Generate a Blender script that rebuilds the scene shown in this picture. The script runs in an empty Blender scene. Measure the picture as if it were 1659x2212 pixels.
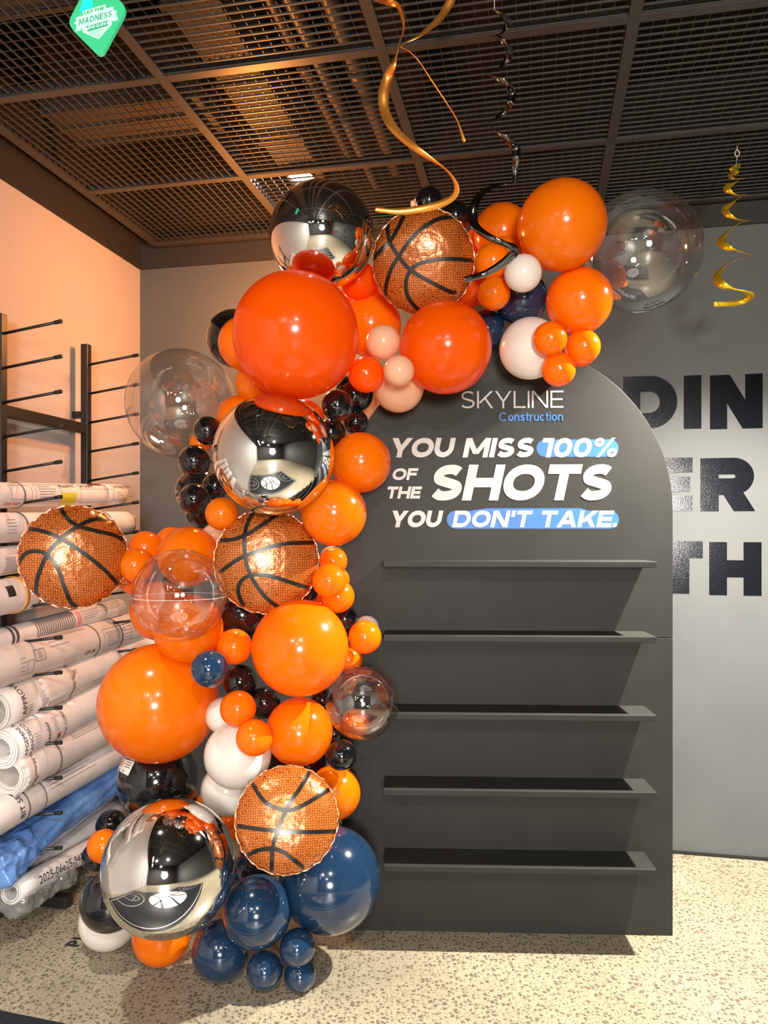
import bpy, bmesh, math, random
from mathutils import Vector, Matrix, noise
random.seed(7)
KEY, ORANGE, FILL, SIDE, WIN, EXPO = 560.0, 33.0, 38.0, 150.0, 225.0, 0.78
S = bpy.context.scene
COL = S.collection
R = math.radians
# ------------------------------------------------------------------ camera
FPX, CX, CY, CAMH = 1640.0, 829.5, 1145.0, 1.48
cam_d = bpy.data.cameras.new('camera'); cam = bpy.data.objects.new('camera', cam_d); COL.objects.link(cam)
cam.location = (0, 0, CAMH); cam.rotation_euler = (R(90), 0, 0)
cam_d.sensor_fit = 'VERTICAL'; cam_d.sensor_height = 36.0; cam_d.sensor_width = 27.0
cam_d.lens = 36.0*FPX/2212.0
cam_d.shift_y = (CY-1106.0)/2212.0
cam_d.clip_start = 0.02
S.camera = cam
# room axes: u along the rear wall (to the right), v away from the camera
YAW = R(11.5)
U = Vector((math.cos(YAW), -math.sin(YAW), 0)); V = Vector((math.sin(YAW), math.cos(YAW), 0))
CORNER = Vector((-1.29, 4.015, 0))
ZUP = Vector((0, 0, 1))
def rp(a, b, z=0.0): return CORNER + U*a - V*b + ZUP*z
def P(px, py, Y): return Vector(((px-CX)/FPX*Y, Y, CAMH-(py-CY)/FPX*Y))
def on_left_wall(px, py, d):
    k = (px-CX)/FPX; c = CORNER + U*d
    t = (c.x - k*c.y)/(V.x - k*V.y)
    q = c - V*t
    return Vector((q.x, q.y, CAMH-(py-CY)/FPX*q.y))
def on_back_wall(px, py, d):
    k = (px-CX)/FPX; c = CORNER - V*d
    t = (k*c.y - c.x)/(U.x - k*U.y)
    q = c + U*t
    return Vector((q.x, q.y, CAMH-(py-CY)/FPX*q.y))
# ------------------------------------------------------------------ view, world, lights
S.view_settings.view_transform = 'Standard'; S.view_settings.look = 'None'
S.view_settings.gamma = 1.0; S.view_settings.use_curve_mapping = False
S.view_settings.exposure = EXPO
S.cycles.use_denoising = True
S.cycles.max_bounces = 10; S.cycles.diffuse_bounces = 4; S.cycles.glossy_bounces = 6
S.cycles.transmission_bounces = 6; S.cycles.transparent_max_bounces = 16
S.cycles.sample_clamp_indirect = 6.0
S.cycles.caustics_reflective = False; S.cycles.caustics_refractive = False
w = bpy.data.worlds.new('world'); S.world = w; w.use_nodes = True
w.node_tree.nodes['Background'].inputs[0].default_value = (0.9, 0.85, 0.8, 1)
w.node_tree.nodes['Background'].inputs[1].default_value = 0.04
def lamp(name, kind, loc, energy, color, radius=0.05, target=None, spot=None, blend=0.5, size=None):
    d = bpy.data.lights.new(name, kind); o = bpy.data.objects.new(name, d); COL.objects.link(o)
    o.location = loc; d.energy = energy; d.color = color
    if kind in ('POINT', 'SPOT'): d.shadow_soft_size = radius
    if kind == 'SPOT': d.spot_size = R(spot); d.spot_blend = blend
    if kind == 'AREA': d.shape = 'DISK'; d.size = size
    if target is not None:
        o.rotation_euler = (Vector(target)-Vector(loc)).to_track_quat('-Z', 'Y').to_euler()
    return o
lamp('downlight_over_board', 'SPOT', (1.46, 2.47, 2.55), KEY, (1.0, 0.93, 0.80), 0.022, (1.22, 2.52, 0), 136, 1.0)
lamp('downlight_over_floor', 'SPOT', (-1.08, 1.80, 2.90), SIDE, (1.0, 0.92, 0.78), 0.05, (-0.98, 1.98, 0), 52, 1.0)
lamp('downlight_over_balloons', 'SPOT', (-0.37, 3.385, 3.03), 30, (1.0, 0.90, 0.76), 0.04, (-0.37, 3.3, 0), 120, 0.6)
lamp('added_orange_glow', 'POINT', (-0.55, 3.36, 2.50), ORANGE, (1.0, 0.33, 0.07), 0.07)  # added orange point lamp, imitates lamplight filtered through the latex
for i, (a, b, e, c) in enumerate(((1.2, 5.4, FILL, (1, .95, .88)), (2.5, 4.8, FILL*1.7, (1, .93, .84)), (2.2, 6.9, FILL, (1, .95, .9)))):
    lamp('room_downlight', 'AREA', rp(a, b, 2.93), e, c, target=rp(a, b, 0), size=0.16)
wl_ = lamp('window_light', 'AREA', rp(3.32, 8.08, 1.75), WIN, (1, .95, .88), target=rp(2.3, 1.0, 1.2), size=1.2)
# ------------------------------------------------------------------ materials
MATS = {}
def nodes_of(m): return m.node_tree.nodes, m.node_tree.links
def principled(name, color, rough=0.5, metal=0.0, coat=0.0, coat_rough=0.03, spec=0.5, emit=None, es=0.0):
    m = bpy.data.materials.new(name); m.use_nodes = True
    b = m.node_tree.nodes['Principled BSDF']
    b.inputs['Base Color'].default_value = (*color, 1)
    b.inputs['Roughness'].default_value = rough; b.inputs['Metallic'].default_value = metal
    b.inputs['Coat Weight'].default_value = coat; b.inputs['Coat Roughness'].default_value = coat_rough
    b.inputs['Specular IOR Level'].default_value = spec
    if emit: b.inputs['Emission Color'].default_value = (*emit, 1); b.inputs['Emission Strength'].default_value = es
    MATS[name] = m; return m
def N(m, kind, **kw):
    n = m.node_tree.nodes.new(kind)
    for k, v in kw.items():
        if k.startswith('i_'): n.inputs[k[2:].replace('_', ' ')].default_value = v
        else: setattr(n, k, v)
    return n
def latex(name, color, trans=0.25, rough=0.16, coat=0.6):
    m = principled(name, color, rough, 0, coat, 0.02, .3)
    n, l = nodes_of(m); b = n['Principled BSDF']; out = n['Material Output']
    if trans > 0:
        t = N(m, 'ShaderNodeBsdfTranslucent'); t.inputs[0].default_value = (*color, 1)
        mx = N(m, 'ShaderNodeMixShader'); mx.inputs[0].default_value = trans
        l.new(b.outputs[0], mx.inputs[1]); l.new(t.outputs[0], mx.inputs[2]); l.new(mx.outputs[0], out.inputs[0])
    return m
latex('latex_orange', (0.98, 0.225, 0.002), 0.36, .2, .4)
latex('latex_orange_glow', (0.98, 0.145, 0.002), 0.46, .2, .4)  # redder copy of the orange latex, backlit glow put into the colour
latex('latex_peach_tint', (0.95, 0.62, 0.40), 0.38, 0.2, .4)  # orange light falling on white balloons is put into this colour
latex('latex_white', (0.92, 0.87, 0.80), 0.28, 0.22, 0.4)
latex('latex_black', (0.006, 0.006, 0.007), 0.0, 0.12, 1.0)
latex('latex_navy', (0.009, 0.030, 0.072), 0.04, 0.14, 1.0)
m = principled('mirror_foil', (0.80, 0.79, 0.77), 0.035, 1.0)
def clear_mat(name, base=0.04, gain=1.5, tint=(1, 1, 1), rough=0.015):
    m = bpy.data.materials.new(name); m.use_nodes = True; n, l = nodes_of(m)
    n.remove(n['Principled BSDF']); out = n['Material Output']
    t = N(m, 'ShaderNodeBsdfTransparent'); t.inputs[0].default_value = (*tint, 1)
    g = N(m, 'ShaderNodeBsdfGlossy'); g.inputs['Roughness'].default_value = rough
    fr = N(m, 'ShaderNodeLayerWeight'); fr.inputs['Blend'].default_value = .5
    pw = N(m, 'ShaderNodeMath', operation='POWER'); pw.inputs[1].default_value = 4.0
    ma = N(m, 'ShaderNodeMath', operation='MULTIPLY_ADD', use_clamp=True); ma.inputs[1].default_value = gain; ma.inputs[2].default_value = base
    l.new(fr.outputs['Facing'], pw.inputs[0])
    mx = N(m, 'ShaderNodeMixShader')
    l.new(pw.outputs[0], ma.inputs[0]); l.new(ma.outputs[0], mx.inputs[0])
    l.new(t.outputs[0], mx.inputs[1]); l.new(g.outputs[0], mx.inputs[2]); l.new(mx.outputs[0], out.inputs[0])
    MATS[name] = m; return m
clear_mat('clear_film', 0.20, 0.6, (0.985, 0.985, 0.985))
def film_mat(name):
    m = clear_mat(name, 0.16, 0.6, (0.95, 0.95, 0.95), 0.10); n, l = nodes_of(m); out = n['Material Output']; src = out.inputs[0].links[0].from_socket
    d = N(m, 'ShaderNodeBsdfDiffuse'); d.inputs[0].default_value = (.8, .8, .8, 1); mx = N(m, 'ShaderNodeMixShader'); mx.inputs[0].default_value = .16
    l.new(src, mx.inputs[1]); l.new(d.outputs[0], mx.inputs[2]); l.new(mx.outputs[0], out.inputs[0])
film_mat('crinkled_film')
0 and clear_mat('crinkled_film', 0.14, 0.5, (0.96, 0.96, 0.96), 0.08)
def noise_color(m, c1, c2, scale, detail=4, coord='Object', lo=.35, hi=.65):
    n, l = nodes_of(m); b = n['Principled BSDF']
    tc = N(m, 'ShaderNodeTexCoord'); nz = N(m, 'ShaderNodeTexNoise', i_Scale=scale, i_Detail=detail)
    cr = N(m, 'ShaderNodeValToRGB'); cr.color_ramp.elements[0].position = lo; cr.color_ramp.elements[1].position = hi
    cr.color_ramp.elements[0].color = (*c1, 1); cr.color_ramp.elements[1].color = (*c2, 1)
    l.new(tc.outputs[coord], nz.inputs['Vector']); l.new(nz.outputs['Fac'], cr.inputs[0]); l.new(cr.outputs[0], b.inputs['Base Color'])
    return cr, nz, tc
def bump(m, scale, strength, dist=0.001, coord='Object', detail=2):
    n, l = nodes_of(m); b = n['Principled BSDF']
    tc = N(m, 'ShaderNodeTexCoord'); nz = N(m, 'ShaderNodeTexNoise', i_Scale=scale, i_Detail=detail)
    bp = N(m, 'ShaderNodeBump', i_Strength=strength, i_Distance=dist)
    l.new(tc.outputs[coord], nz.inputs['Vector']); l.new(nz.outputs['Fac'], bp.inputs['Height']); l.new(bp.outputs[0], b.inputs['Normal'])
m = principled('grey_wall_paint', (0.15, 0.15, 0.142), 0.5, spec=.25); noise_color(m, (.100, .108, .109), (.110, .118, .119), 3); bump(m, 160, .12)
m = principled('white_wall_paint', (0.52, 0.475, 0.455), 0.6, spec=.25); bump(m, 140, .08)
m = principled('dark_upper_paint', (0.035, 0.032, 0.030), 0.6, spec=.2)
m = principled('black_ceiling', (0.014, 0.013, 0.012), 0.8, spec=.1)
m = principled('grid_metal', (0.050, 0.046, 0.043), 0.42, spec=.5)
m = principled('duct_paint', (0.10, 0.085, 0.065), 0.6, spec=.2)
m = principled('pipe_paint', (0.13, 0.11, 0.09), 0.4)
m = principled('rear_grey', (0.06, 0.06, 0.06), 0.6)
m = principled('rear_light_grey', (0.5, 0.49, 0.46), 0.6)
m = principled('board_paint', (0.045, 0.043, 0.041), 0.55, spec=.22)
noise_color(m, (.0235, .0230, .0208), (.0275, .027, .0245), 5.0)
m = principled('vinyl_white', (0.50, 0.485, 0.465), 0.5, spec=.3)
m = principled('vinyl_blue', (0.032, 0.135, 0.42), 0.45, spec=.3)
m = principled('gloss_black_vinyl', (0.004, 0.005, 0.008), 0.12, spec=.45); bump(m, 260, .22, .0009, detail=1)
m = principled('rack_black', (0.012, 0.011, 0.011), 0.4)
m = principled('rubber_black', (0.008, 0.008, 0.008), 0.7)
m = principled('paper', (0.80, 0.765, 0.74), 0.7, spec=.2); noise_color(m, (.76, .715, .70), (.84, .795, .78), 14, 2)
m = principled('paper_old', (0.74, 0.68, 0.62), 0.7, spec=.2); noise_color(m, (.70, .645, .61), (.78, .725, .69), 14, 2)
m = principled('ink_grey', (0.10, 0.085, 0.09), 0.7)
m = principled('ink_black', (0.02, 0.02, 0.02), 0.6)
m = principled('ink_red', (0.6, 0.03, 0.03), 0.6)
m = principled('ink_maroon', (0.14, 0.015, 0.035), 0.6)
m = principled('highlight_yellow', (0.72, 0.66, 0.05), 0.6)
m = principled('elastic_orange', (0.72, 0.36, 0.07), 0.5)
m = principled('print_orange', (0.78, 0.25, 0.05), 0.5)
m = principled('tag_card', (0.84, 0.80, 0.74), 0.5)
m = principled('tag_pink', (0.80, 0.36, 0.32), 0.5)
m = principled('lamp_metal', (0.03, 0.03, 0.03), 0.5)
m = principled('lamp_glow', (1, 1, 1), 0.5, emit=(1.0, 0.94, 0.84), es=40.0)
m = principled('led_glow', (1, 1, 1), 0.5, emit=(1.0, 0.97, 0.92), es=9.0)
m = principled('window_glow', (1, 1, 1), 0.5, emit=(1.0, 0.97, 0.93), es=2.2)
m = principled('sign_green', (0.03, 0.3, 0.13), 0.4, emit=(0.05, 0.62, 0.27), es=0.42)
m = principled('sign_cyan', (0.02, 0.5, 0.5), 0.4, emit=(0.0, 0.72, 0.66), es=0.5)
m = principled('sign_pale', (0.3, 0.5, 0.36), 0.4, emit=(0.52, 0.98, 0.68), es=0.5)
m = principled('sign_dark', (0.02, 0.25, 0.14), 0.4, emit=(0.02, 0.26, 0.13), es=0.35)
m = principled('decal_black', (0.010, 0.012, 0.016), 0.4)
m = principled('decal_white', (0.55, 0.55, 0.53), 0.4)
m = principled('ribbon_gold', (1.0, 0.66, 0.03), 0.3, .65)
m = principled('ribbon_copper', (1.0, 0.40, 0.07), 0.34, .85)
m = principled('ribbon_silver', (0.16, 0.155, 0.15), 0.10, 1.0)
m = principled('seam_black', (0.008, 0.007, 0.006), 0.3, 0.0, 0.15, 0.2)
m = principled('clear_seam', (0.85, 0.8, 0.75), 0.2)
# blue plastic bag
m = principled('blue_plastic', (0.07, 0.19, 0.52), 0.20, 0, 1.0, .05)
noise_color(m, (.07, .18, .50), (.16, .36, .78), 6, 3); bump(m, 7, .45, .04, detail=4)
# pebbled basketball foil
m = principled('basketball_foil', (0.6, 0.2, 0.05), 0.27, 0.28, .15, .10)
n, l = nodes_of(m); b = n['Principled BSDF']
tc = N(m, 'ShaderNodeTexCoord'); vo = N(m, 'ShaderNodeTexVoronoi', feature='DISTANCE_TO_EDGE', i_Scale=22.0, i_Randomness=.55)
mp = N(m, 'ShaderNodeMapping'); mp.inputs['Scale'].default_value = (1, 1, 0.02)
cr = N(m, 'ShaderNodeValToRGB'); cr.color_ramp.elements[0].position = .03; cr.color_ramp.elements[1].position = .20
cr.color_ramp.elements[0].color = (.15, .024, .003, 1); cr.color_ramp.elements[1].color = (.66, .18, .028, 1)
l.new(tc.outputs['Object'], mp.inputs[0]); l.new(mp.outputs[0], vo.inputs['Vector']); l.new(vo.outputs['Distance'], cr.inputs[0]); l.new(cr.outputs[0], b.inputs['Base Color'])
nz = N(m, 'ShaderNodeTexNoise', i_Scale=5.0, i_Detail=3.0); bp = N(m, 'ShaderNodeBump', i_Strength=.12, i_Distance=.06)
l.new(tc.outputs['Object'], nz.inputs['Vector']); l.new(nz.outputs['Fac'], bp.inputs['Height']); l.new(bp.outputs[0], b.inputs['Normal'])
# ground concrete floor with exposed aggregate
m = principled('ground_concrete', (0.6, 0.5, 0.36), 0.34, spec=.4)
n, l = nodes_of(m); b = n['Principled BSDF']
tc = N(m, 'ShaderNodeTexCoord')
nz = N(m, 'ShaderNodeTexNoise', i_Scale=2.2, i_Detail=5.0)
c0 = N(m, 'ShaderNodeValToRGB'); c0.color_ramp.elements[0].color = (.29, .25, .178, 1); c0.color_ramp.elements[1].color = (.39, .338, .242, 1)
c0.color_ramp.elements[0].position = .3; c0.color_ramp.elements[1].position = .7
l.new(tc.outputs['Object'], nz.inputs['Vector']); l.new(nz.outputs['Fac'], c0.inputs[0])
prev = c0.outputs[0]
warp = N(m, 'ShaderNodeTexNoise', i_Scale=45.0, i_Detail=2.0)
wm = N(m, 'ShaderNodeMix', data_type='RGBA', blend_type='LINEAR_LIGHT'); wm.inputs[0].default_value = .010
l.new(tc.outputs['Object'], warp.inputs['Vector']); l.new(tc.outputs['Object'], wm.inputs['A']); l.new(warp.outputs['Color'], wm.inputs['B'])
for sc, th, colr in ((62.0, .43, (.13, .109, .076)), (120.0, .38, (.18, .152, .105))):
    vo = N(m, 'ShaderNodeTexVoronoi', feature='F1', voronoi_dimensions='2D', i_Scale=sc)
    sp = N(m, 'ShaderNodeSeparateColor')
    t1 = N(m, 'ShaderNodeMath', operation='MULTIPLY'); t1.inputs[1].default_value = th
    lt = N(m, 'ShaderNodeMath', operation='LESS_THAN')
    mx = N(m, 'ShaderNodeMix', data_type='RGBA')
    l.new(wm.outputs['Result'], vo.inputs['Vector']); l.new(vo.outputs['Color'], sp.inputs[0]); l.new(sp.outputs[0], t1.inputs[0])
    l.new(vo.outputs['Distance'], lt.inputs[0]); l.new(t1.outputs[0], lt.inputs[1]); l.new(lt.outputs[0], mx.inputs[0])
    l.new(prev, mx.inputs['A']); mx.inputs['B'].default_value = (*colr, 1)
    prev = mx.outputs['Result']
l.new(prev, b.inputs['Base Color'])
# ------------------------------------------------------------------ mesh helpers
class MB:
    def __init__(s): s.v = []; s.f = []
    def add(s, vs, fs):
        o = len(s.v); s.v += [tuple(x) for x in vs]; s.f += [tuple(i+o for i in f) for f in fs]; return s
    def box(s, c, ax, ay, az):
        c = Vector(c); vs = [c+ax*i+ay*j+az*k for i in (-1, 1) for j in (-1, 1) for k in (-1, 1)]
        return s.add(vs, [(0, 1, 3, 2), (4, 6, 7, 5), (0, 4, 5, 1), (2, 3, 7, 6), (0, 2, 6, 4), (1, 5, 7, 3)])
    def bar(s, p, q, wv, hv):
        p = Vector(p); q = Vector(q); return s.box((p+q)/2, (q-p)/2, Vector(wv)/2, Vector(hv)/2)
    def tube(s, pts, rad, seg=12, caps=True):
        n = len(pts); pts = [Vector(p) for p in pts]; rad = rad if isinstance(rad, (list, tuple)) else [rad]*n
        vs = []; up = None
        for i, p in enumerate(pts):
            t = (pts[min(i+1, n-1)]-pts[max(i-1, 0)]).normalized()
            if up is None: up = t.orthogonal().normalized()
            up = (up - t*up.dot(t)).normalized(); side = t.cross(up)
            for k in range(seg):
                a = 2*math.pi*k/seg; vs.append(p+(up*math.cos(a)+side*math.sin(a))*rad[i])
        fs = [(i*seg+k, i*seg+(k+1) % seg, (i+1)*seg+(k+1) % seg, (i+1)*seg+k) for i in range(n-1) for k in range(seg)]
        if caps: fs += [tuple(range(seg))[::-1], tuple(range((n-1)*seg, n*seg))]
        return s.add(vs, fs)
    def lathe(s, prof, seg=32, axis=None, origin=(0, 0, 0), close=False):
        # prof: (radius, z)
        z = Vector(axis).normalized() if axis is not None else ZUP; x = z.orthogonal().normalized(); y = z.cross(x); o = Vector(origin)
        vs = []
        for r, h in prof:
            for k in range(seg):
                a = 2*math.pi*k/seg; vs.append(o+z*h+(x*math.cos(a)+y*math.sin(a))*r)
        n = len(prof)
        fs = [(i*seg+k, i*seg+(k+1) % seg, (i+1)*seg+(k+1) % seg, (i+1)*seg+k) for i in range(n-1) for k in range(seg)]
        if close: fs += [((n-1)*seg+k, (n-1)*seg+(k+1) % seg, (k+1) % seg, k) for k in range(seg)]
        return s.add(vs, fs)
    def mesh(s, name, mat, smooth=True, merge=0.0):
        me = bpy.data.meshes.new(name); me.from_pydata(s.v, [], s.f); me.update()
        bm = bmesh.new(); bm.from_mesh(me)
        if merge: bmesh.ops.remove_doubles(bm, verts=bm.verts, dist=merge)
        bmesh.ops.recalc_face_normals(bm, faces=bm.faces); bm.to_mesh(me); bm.free()
        if smooth:
            for p in me.polygons: p.use_smooth = True
        me.materials.append(MATS[mat]); return me
    def obj(s, name, mat, parent=None, smooth=True, loc=None, merge=0.0):
        return link(name, s.mesh(name, mat, smooth, merge), parent, loc)
def link(name, me, parent=None, loc=None):
    o = bpy.data.objects.new(name, me); COL.objects.link(o)
    if parent: o.parent = parent
    if loc is not None: o.location = loc
    return o
def tag(o, label, cat, group=None):
    o['label'] = label; o['category'] = cat
    if group: o['group'] = group
    return o
def empty(name, loc, label, cat, group=None):
    o = bpy.data.objects.new(name, None); COL.objects.link(o); o.location = loc; o.empty_display_size = .05
    return tag(o, label, cat, group)
def struct(o): o['kind'] = 'structure'; return o
def smooth_by_angle(o, ang=35):
    me = o.data
    bm = bmesh.new(); bm.from_mesh(me)
    for e in bm.edges:
        e.smooth = not (len(e.link_faces) == 2 and e.calc_face_angle(0) > R(ang))
    bm.to_mesh(me); bm.free(); return o
def bevel(o, w, seg=2):
    md = o.modifiers.new('bevel', 'BEVEL'); md.width = w; md.segments = seg; md.limit_method = 'ANGLE'; md.angle_limit = R(40); return o
def catmull(pts, sub=8):
    pts = [Vector(p) for p in pts]; out = []
    for i in range(len(pts)-1):
        p0 = pts[max(i-1, 0)]; p1 = pts[i]; p2 = pts[i+1]; p3 = pts[min(i+2, len(pts)-1)]
        for k in range(sub):
            t = k/sub
            out.append(.5*((2*p1)+(p2-p0)*t+(2*p0-5*p1+4*p2-p3)*t*t+(3*p1-p0-3*p2+p3)*t**3))
    out.append(pts[-1]); return out
# ------------------------------------------------------------------ stroke lettering
def arcpts(cx, cy, rx, ry, a0, a1, n=14, p=2.0):
    o = []
    for i in range(n+1):
        a = R(a0+(a1-a0)*i/n); c, s_ = math.cos(a), math.sin(a)
        o.append((cx+rx*math.copysign(abs(c)**(2/p), c), cy+ry*math.copysign(abs(s_)**(2/p), s_)))
    return o
def stroke_polys(pts, w, sq0=True, sq1=True):
    pts = [Vector((x, y)) for x, y in pts]; n = len(pts); closed = (pts[0]-pts[-1]).length < 1e-5 and n > 3
    if closed: pts = pts[:-1]; n -= 1
    d = [(pts[(i+1) % n]-pts[i]).normalized() for i in range(n if closed else n-1)]
    if not closed:
        if sq0: pts[0] = pts[0]-d[0]*w/2
        if sq1: pts[-1] = pts[-1]+d[-1]*w/2
    L = []; Rr = []
    for i in range(n):
        if closed: a, b = d[i-1], d[i]
        else: a = d[max(i-1, 0)]; b = d[min(i, n-2)]
        na = Vector((-a.y, a.x)); nb = Vector((-b.y, b.x)); m_ = na+nb
        m_ = m_.normalized()*(w/2/max(.35, math.cos(na.angle(nb)/2))) if m_.length > 1e-6 else na*w/2
        L.append(pts[i]+m_); Rr.append(pts[i]-m_)
    k = n if closed else n-1
    return [[Rr[i], Rr[(i+1) % n], L[(i+1) % n], L[i]] for i in range(k)]
GW = dict(Y=.80, O=.86, U=.76, M=.95, I=0, S=.68, F=.62, T=.70, H=.78, E=.64, D=.80, N=.80, A=.86, K=.78, L=.58, R=.74, P=.70, B=.72, G=.80, C=.78, V=.8)
def glyph(ch, w, wide=1.0):
    """polygons of one capital of height 1 and its width"""
    W = GW.get(ch, .6)*wide; W = max(W, w)
    x0, x1, y0, y1 = w/2, W-w/2, w/2, 1-w/2; xm = W/2
    st = lambda pts, a=True, b=True: stroke_polys(pts, w, a, b)
    def para(xb, xt, yb=0, yt=1, k=1.0):
        L_ = math.hypot(xt-xb, yt-yb); wh = w*k*L_/abs(yt-yb)
        return [[Vector((xb-wh/2, yb)), Vector((xb+wh/2, yb)), Vector((xt+wh/2, yt)), Vector((xt-wh/2, yt))]]
    g = []
    if ch == 'I': g = st([(x0, y0), (x0, y1)]); W = w
    elif ch in 'EFL':
        g = st([(x0, y0), (x0, y1)])
        if ch != 'L': g += st([(x0, y1), (x1, y1)]); g += st([(x0, .5), (x1-.06*W, .5)])
        if ch != 'F': g += st([(x0, y0), (x1, y0)])
    elif ch == 'T': g = st([(x0, y1), (x1, y1)])+st([(xm, y0), (xm, y1)])
    elif ch == 'H': g = st([(x0, y0), (x0, y1)])+st([(x1, y0), (x1, y1)])+st([(x0, .5), (x1, .5)])
    elif ch == 'O': g = st(arcpts(xm, .5, xm-x0+0.0, y1-.5, 0, 360, 44, 2.15))
    elif ch == '0': W = .70*wide; g = st(arcpts(W/2, .5, W/2-w/2, y1-.5, 0, 360, 40, 2.2))
    elif ch == 'U': r = xm-x0; g = st([(x0, y1), (x0, y0+r)]+arcpts(xm, y0+r, r, r, 180, 360, 16)[1:]+[(x1, y1)])
    elif ch == 'D': g = st([(x0, y0)]+arcpts(x1-(y1-y0)/2*.95, .5, (y1-y0)/2*.95, (y1-y0)/2, -90, 90, 20)+[(x0, y1)], False, False)+st([(x0, y0), (x0, y1)])
    elif ch in 'PR':
        r = (y1-.46)/2
        g = st([(x0, y0), (x0, y1)])+st([(x0, y1)]+arcpts(x1-r, y1-r, r, r, 90, -90, 14)+[(x0, .46)], False, False)
        if ch == 'R': g += para(x1-w*.02, xm+.02, 0, .48, 1.0)
    elif ch == 'B':
        r = (y1-.5)/2
        g = st([(x0, y0), (x0, y1)])
        for yb in (y0, .5): g += st([(x0, yb)]+arcpts(x1-r, yb+r, r, r, -90, 90, 12)+[(x0, yb+2*r)], False, False)
    elif ch == 'N': g = st([(x0, y0), (x0, y1)])+st([(x1, y0), (x1, y1)])+para(x1-.02, x0+.02)
    elif ch == 'M': g = st([(x0, y0), (x0, y1)])+st([(x1, y0), (x1, y1)])+para(xm, x0+.02, .18, 1, .92)+para(xm, x1-.02, .18, 1, .92)
    elif ch == 'A': g = para(w*.55, xm, 0, 1)+para(W-w*.55, xm, 0, 1)+st([(.25*W, .30), (.75*W, .30)], False, False)
    elif ch == 'V': g = para(xm, w*.55)+para(xm, W-w*.55)
    elif ch == 'Y': g = para(xm, w*.55, .38, 1)+para(xm, W-w*.55, .38, 1)+st([(xm, y0), (xm, .45)])
    elif ch == 'K': g = st([(x0, y0), (x0, y1)])+para(x0+.1*W, W-w*.60, .30, 1)+para(W-w*.55, xm-.02, 0, .62)
    elif ch == 'S':
        c = [(.92, .90), (.74, .98), (.5, 1.0), (.22, .95), (.05, .80), (.10, .62), (.38, .53), (.66, .46), (.92, .37), (.97, .20), (.80, .05), (.5, 0), (.24, .02), (.02, .13)]
        c = catmull([(a, b_, 0) for a, b_ in c], 5); g = st([(x0+p_.x*(x1-x0), y0+p_.y*(y1-y0)) for p_ in c], False, False)
    elif ch in 'CG':
        a1 = 318; g = st(arcpts(xm, .5, xm-x0, y1-.5, 42, a1, 36, 2.15), False, False)
        if ch == 'G': g += st([(x1, .16), (x1, .46)], False, True)+st([(x1, .46), (xm+.05, .46)], True, False)
    elif ch == '1': W = .44*wide; g = st([(W-w/2, y0), (W-w/2, y1)])+[[Vector((0, 1)), Vector((0, 1-w*.9)), Vector((W-w, 1-w*.9)), Vector((W-w, 1))]]
    elif ch == '%':
        W = .98*wide; ww = w*.72; rx, ry = .20*wide, .235
        g = stroke_polys(arcpts(rx+.0, 1-ry-.0, rx-ww/2, ry-ww/2, 0, 360, 24), ww)+stroke_polys(arcpts(W-rx, ry, rx-ww/2, ry-ww/2, 0, 360, 24), ww)+para(W*.26, W*.74, 0, 1, .62)
    elif ch == "'": W = w; g = [[Vector((0, .62)), Vector((w*.9, .62)), Vector((w, 1)), Vector((0, 1))]]
    elif ch == '.': W = w*1.1; g = [[Vector(p_) for p_ in arcpts(W/2, W/2, W/2, W/2, 0, 360, 16)[:-1]]]
    elif ch == '!': W = w; g = [[Vector((0, .34)), Vector((w, .34)), Vector((w, 1)), Vector((0, 1))], [Vector((0, 0)), Vector((w, 0)), Vector((w, w)), Vector((0, w))]]
    # lower case (x height .73)
    elif ch in 'onsucrti':
        X = .73; yt = X-w/2; W = dict(o=.62, n=.58, s=.55, u=.58, c=.57, r=.38, t=.36, i=w)[ch]; x0, x1, xm = w/2, W-w/2, W/2; r = xm-x0
        if ch == 'o': g = st(arcpts(xm, X/2, r, yt-X/2, 0, 360, 28))
        if ch == 'c': g = st(arcpts(xm, X/2, r, yt-X/2, 45, 315, 24), False, False)
        if ch == 'n': g = st([(x0, y0), (x0, yt)])+st([(x0, yt-r)]+arcpts(xm, yt-r, r, r, 180, 0, 12)[1:]+[(x1, y0)], False, True)
        if ch == 'u': g = st([(x1, y0), (x1, yt)])+st([(x0, yt)]+arcpts(xm, y0+r, r, r, 180, 360, 12), True, False)
        if ch == 'r': g = st([(x0, y0), (x0, yt)])+st(arcpts(W-.02, yt-r*1.6, W-.02-x0, r*1.6, 180, 92, 8), False, False)
        if ch == 't': g = st([(W*.45, .95-w/2), (W*.45, .18)]+arcpts(W*.45+.16, .18+.0, .16, .18-w/2, 180, 275, 6)[1:], True, False)+st([(w/2-.02, yt), (W-w/2+.02, yt)])
        if ch == 'i': g = st([(w/2, y0), (w/2, yt)])+[[Vector((0, .83)), Vector((w, .83)), Vector((w, 1)), Vector((0, 1))]]
        if ch == 's':
            c = [(.92, .80), (.75, .95), (.45, 1.0), (.15, .92), (.06, .75), (.25, .58), (.7, .44), (.95, .27), (.82, .08), (.5, 0), (.2, .05), (.03, .2)]
            c = catmull([(a, b_, 0) for a, b_ in c], 4); g = st([(x0+p_.x*(x1-x0), y0+p_.y*(yt-y0)) for p_ in c], False, False)
    return g, W
def text_polys(s, w, gap=.10, slant=0.0, wide=1.0, space=.28):
    """polygons of a line of lettering, baseline at y=0, cap height 1, x from 0 to the returned width"""
    x = 0; out = []
    for ch in s:
        if ch == ' ': x += space; continue
        g, W = glyph(ch, w, wide)
        for poly in g: out.append([(p.x+x+slant*p.y, p.y) for p in poly])
        x += W+gap
    xs = [p[0] for q in out for p in q]; a, b = min(xs), max(xs)
    return [[(p[0]-a, p[1]) for p in q] for q in out], b-a
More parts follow.
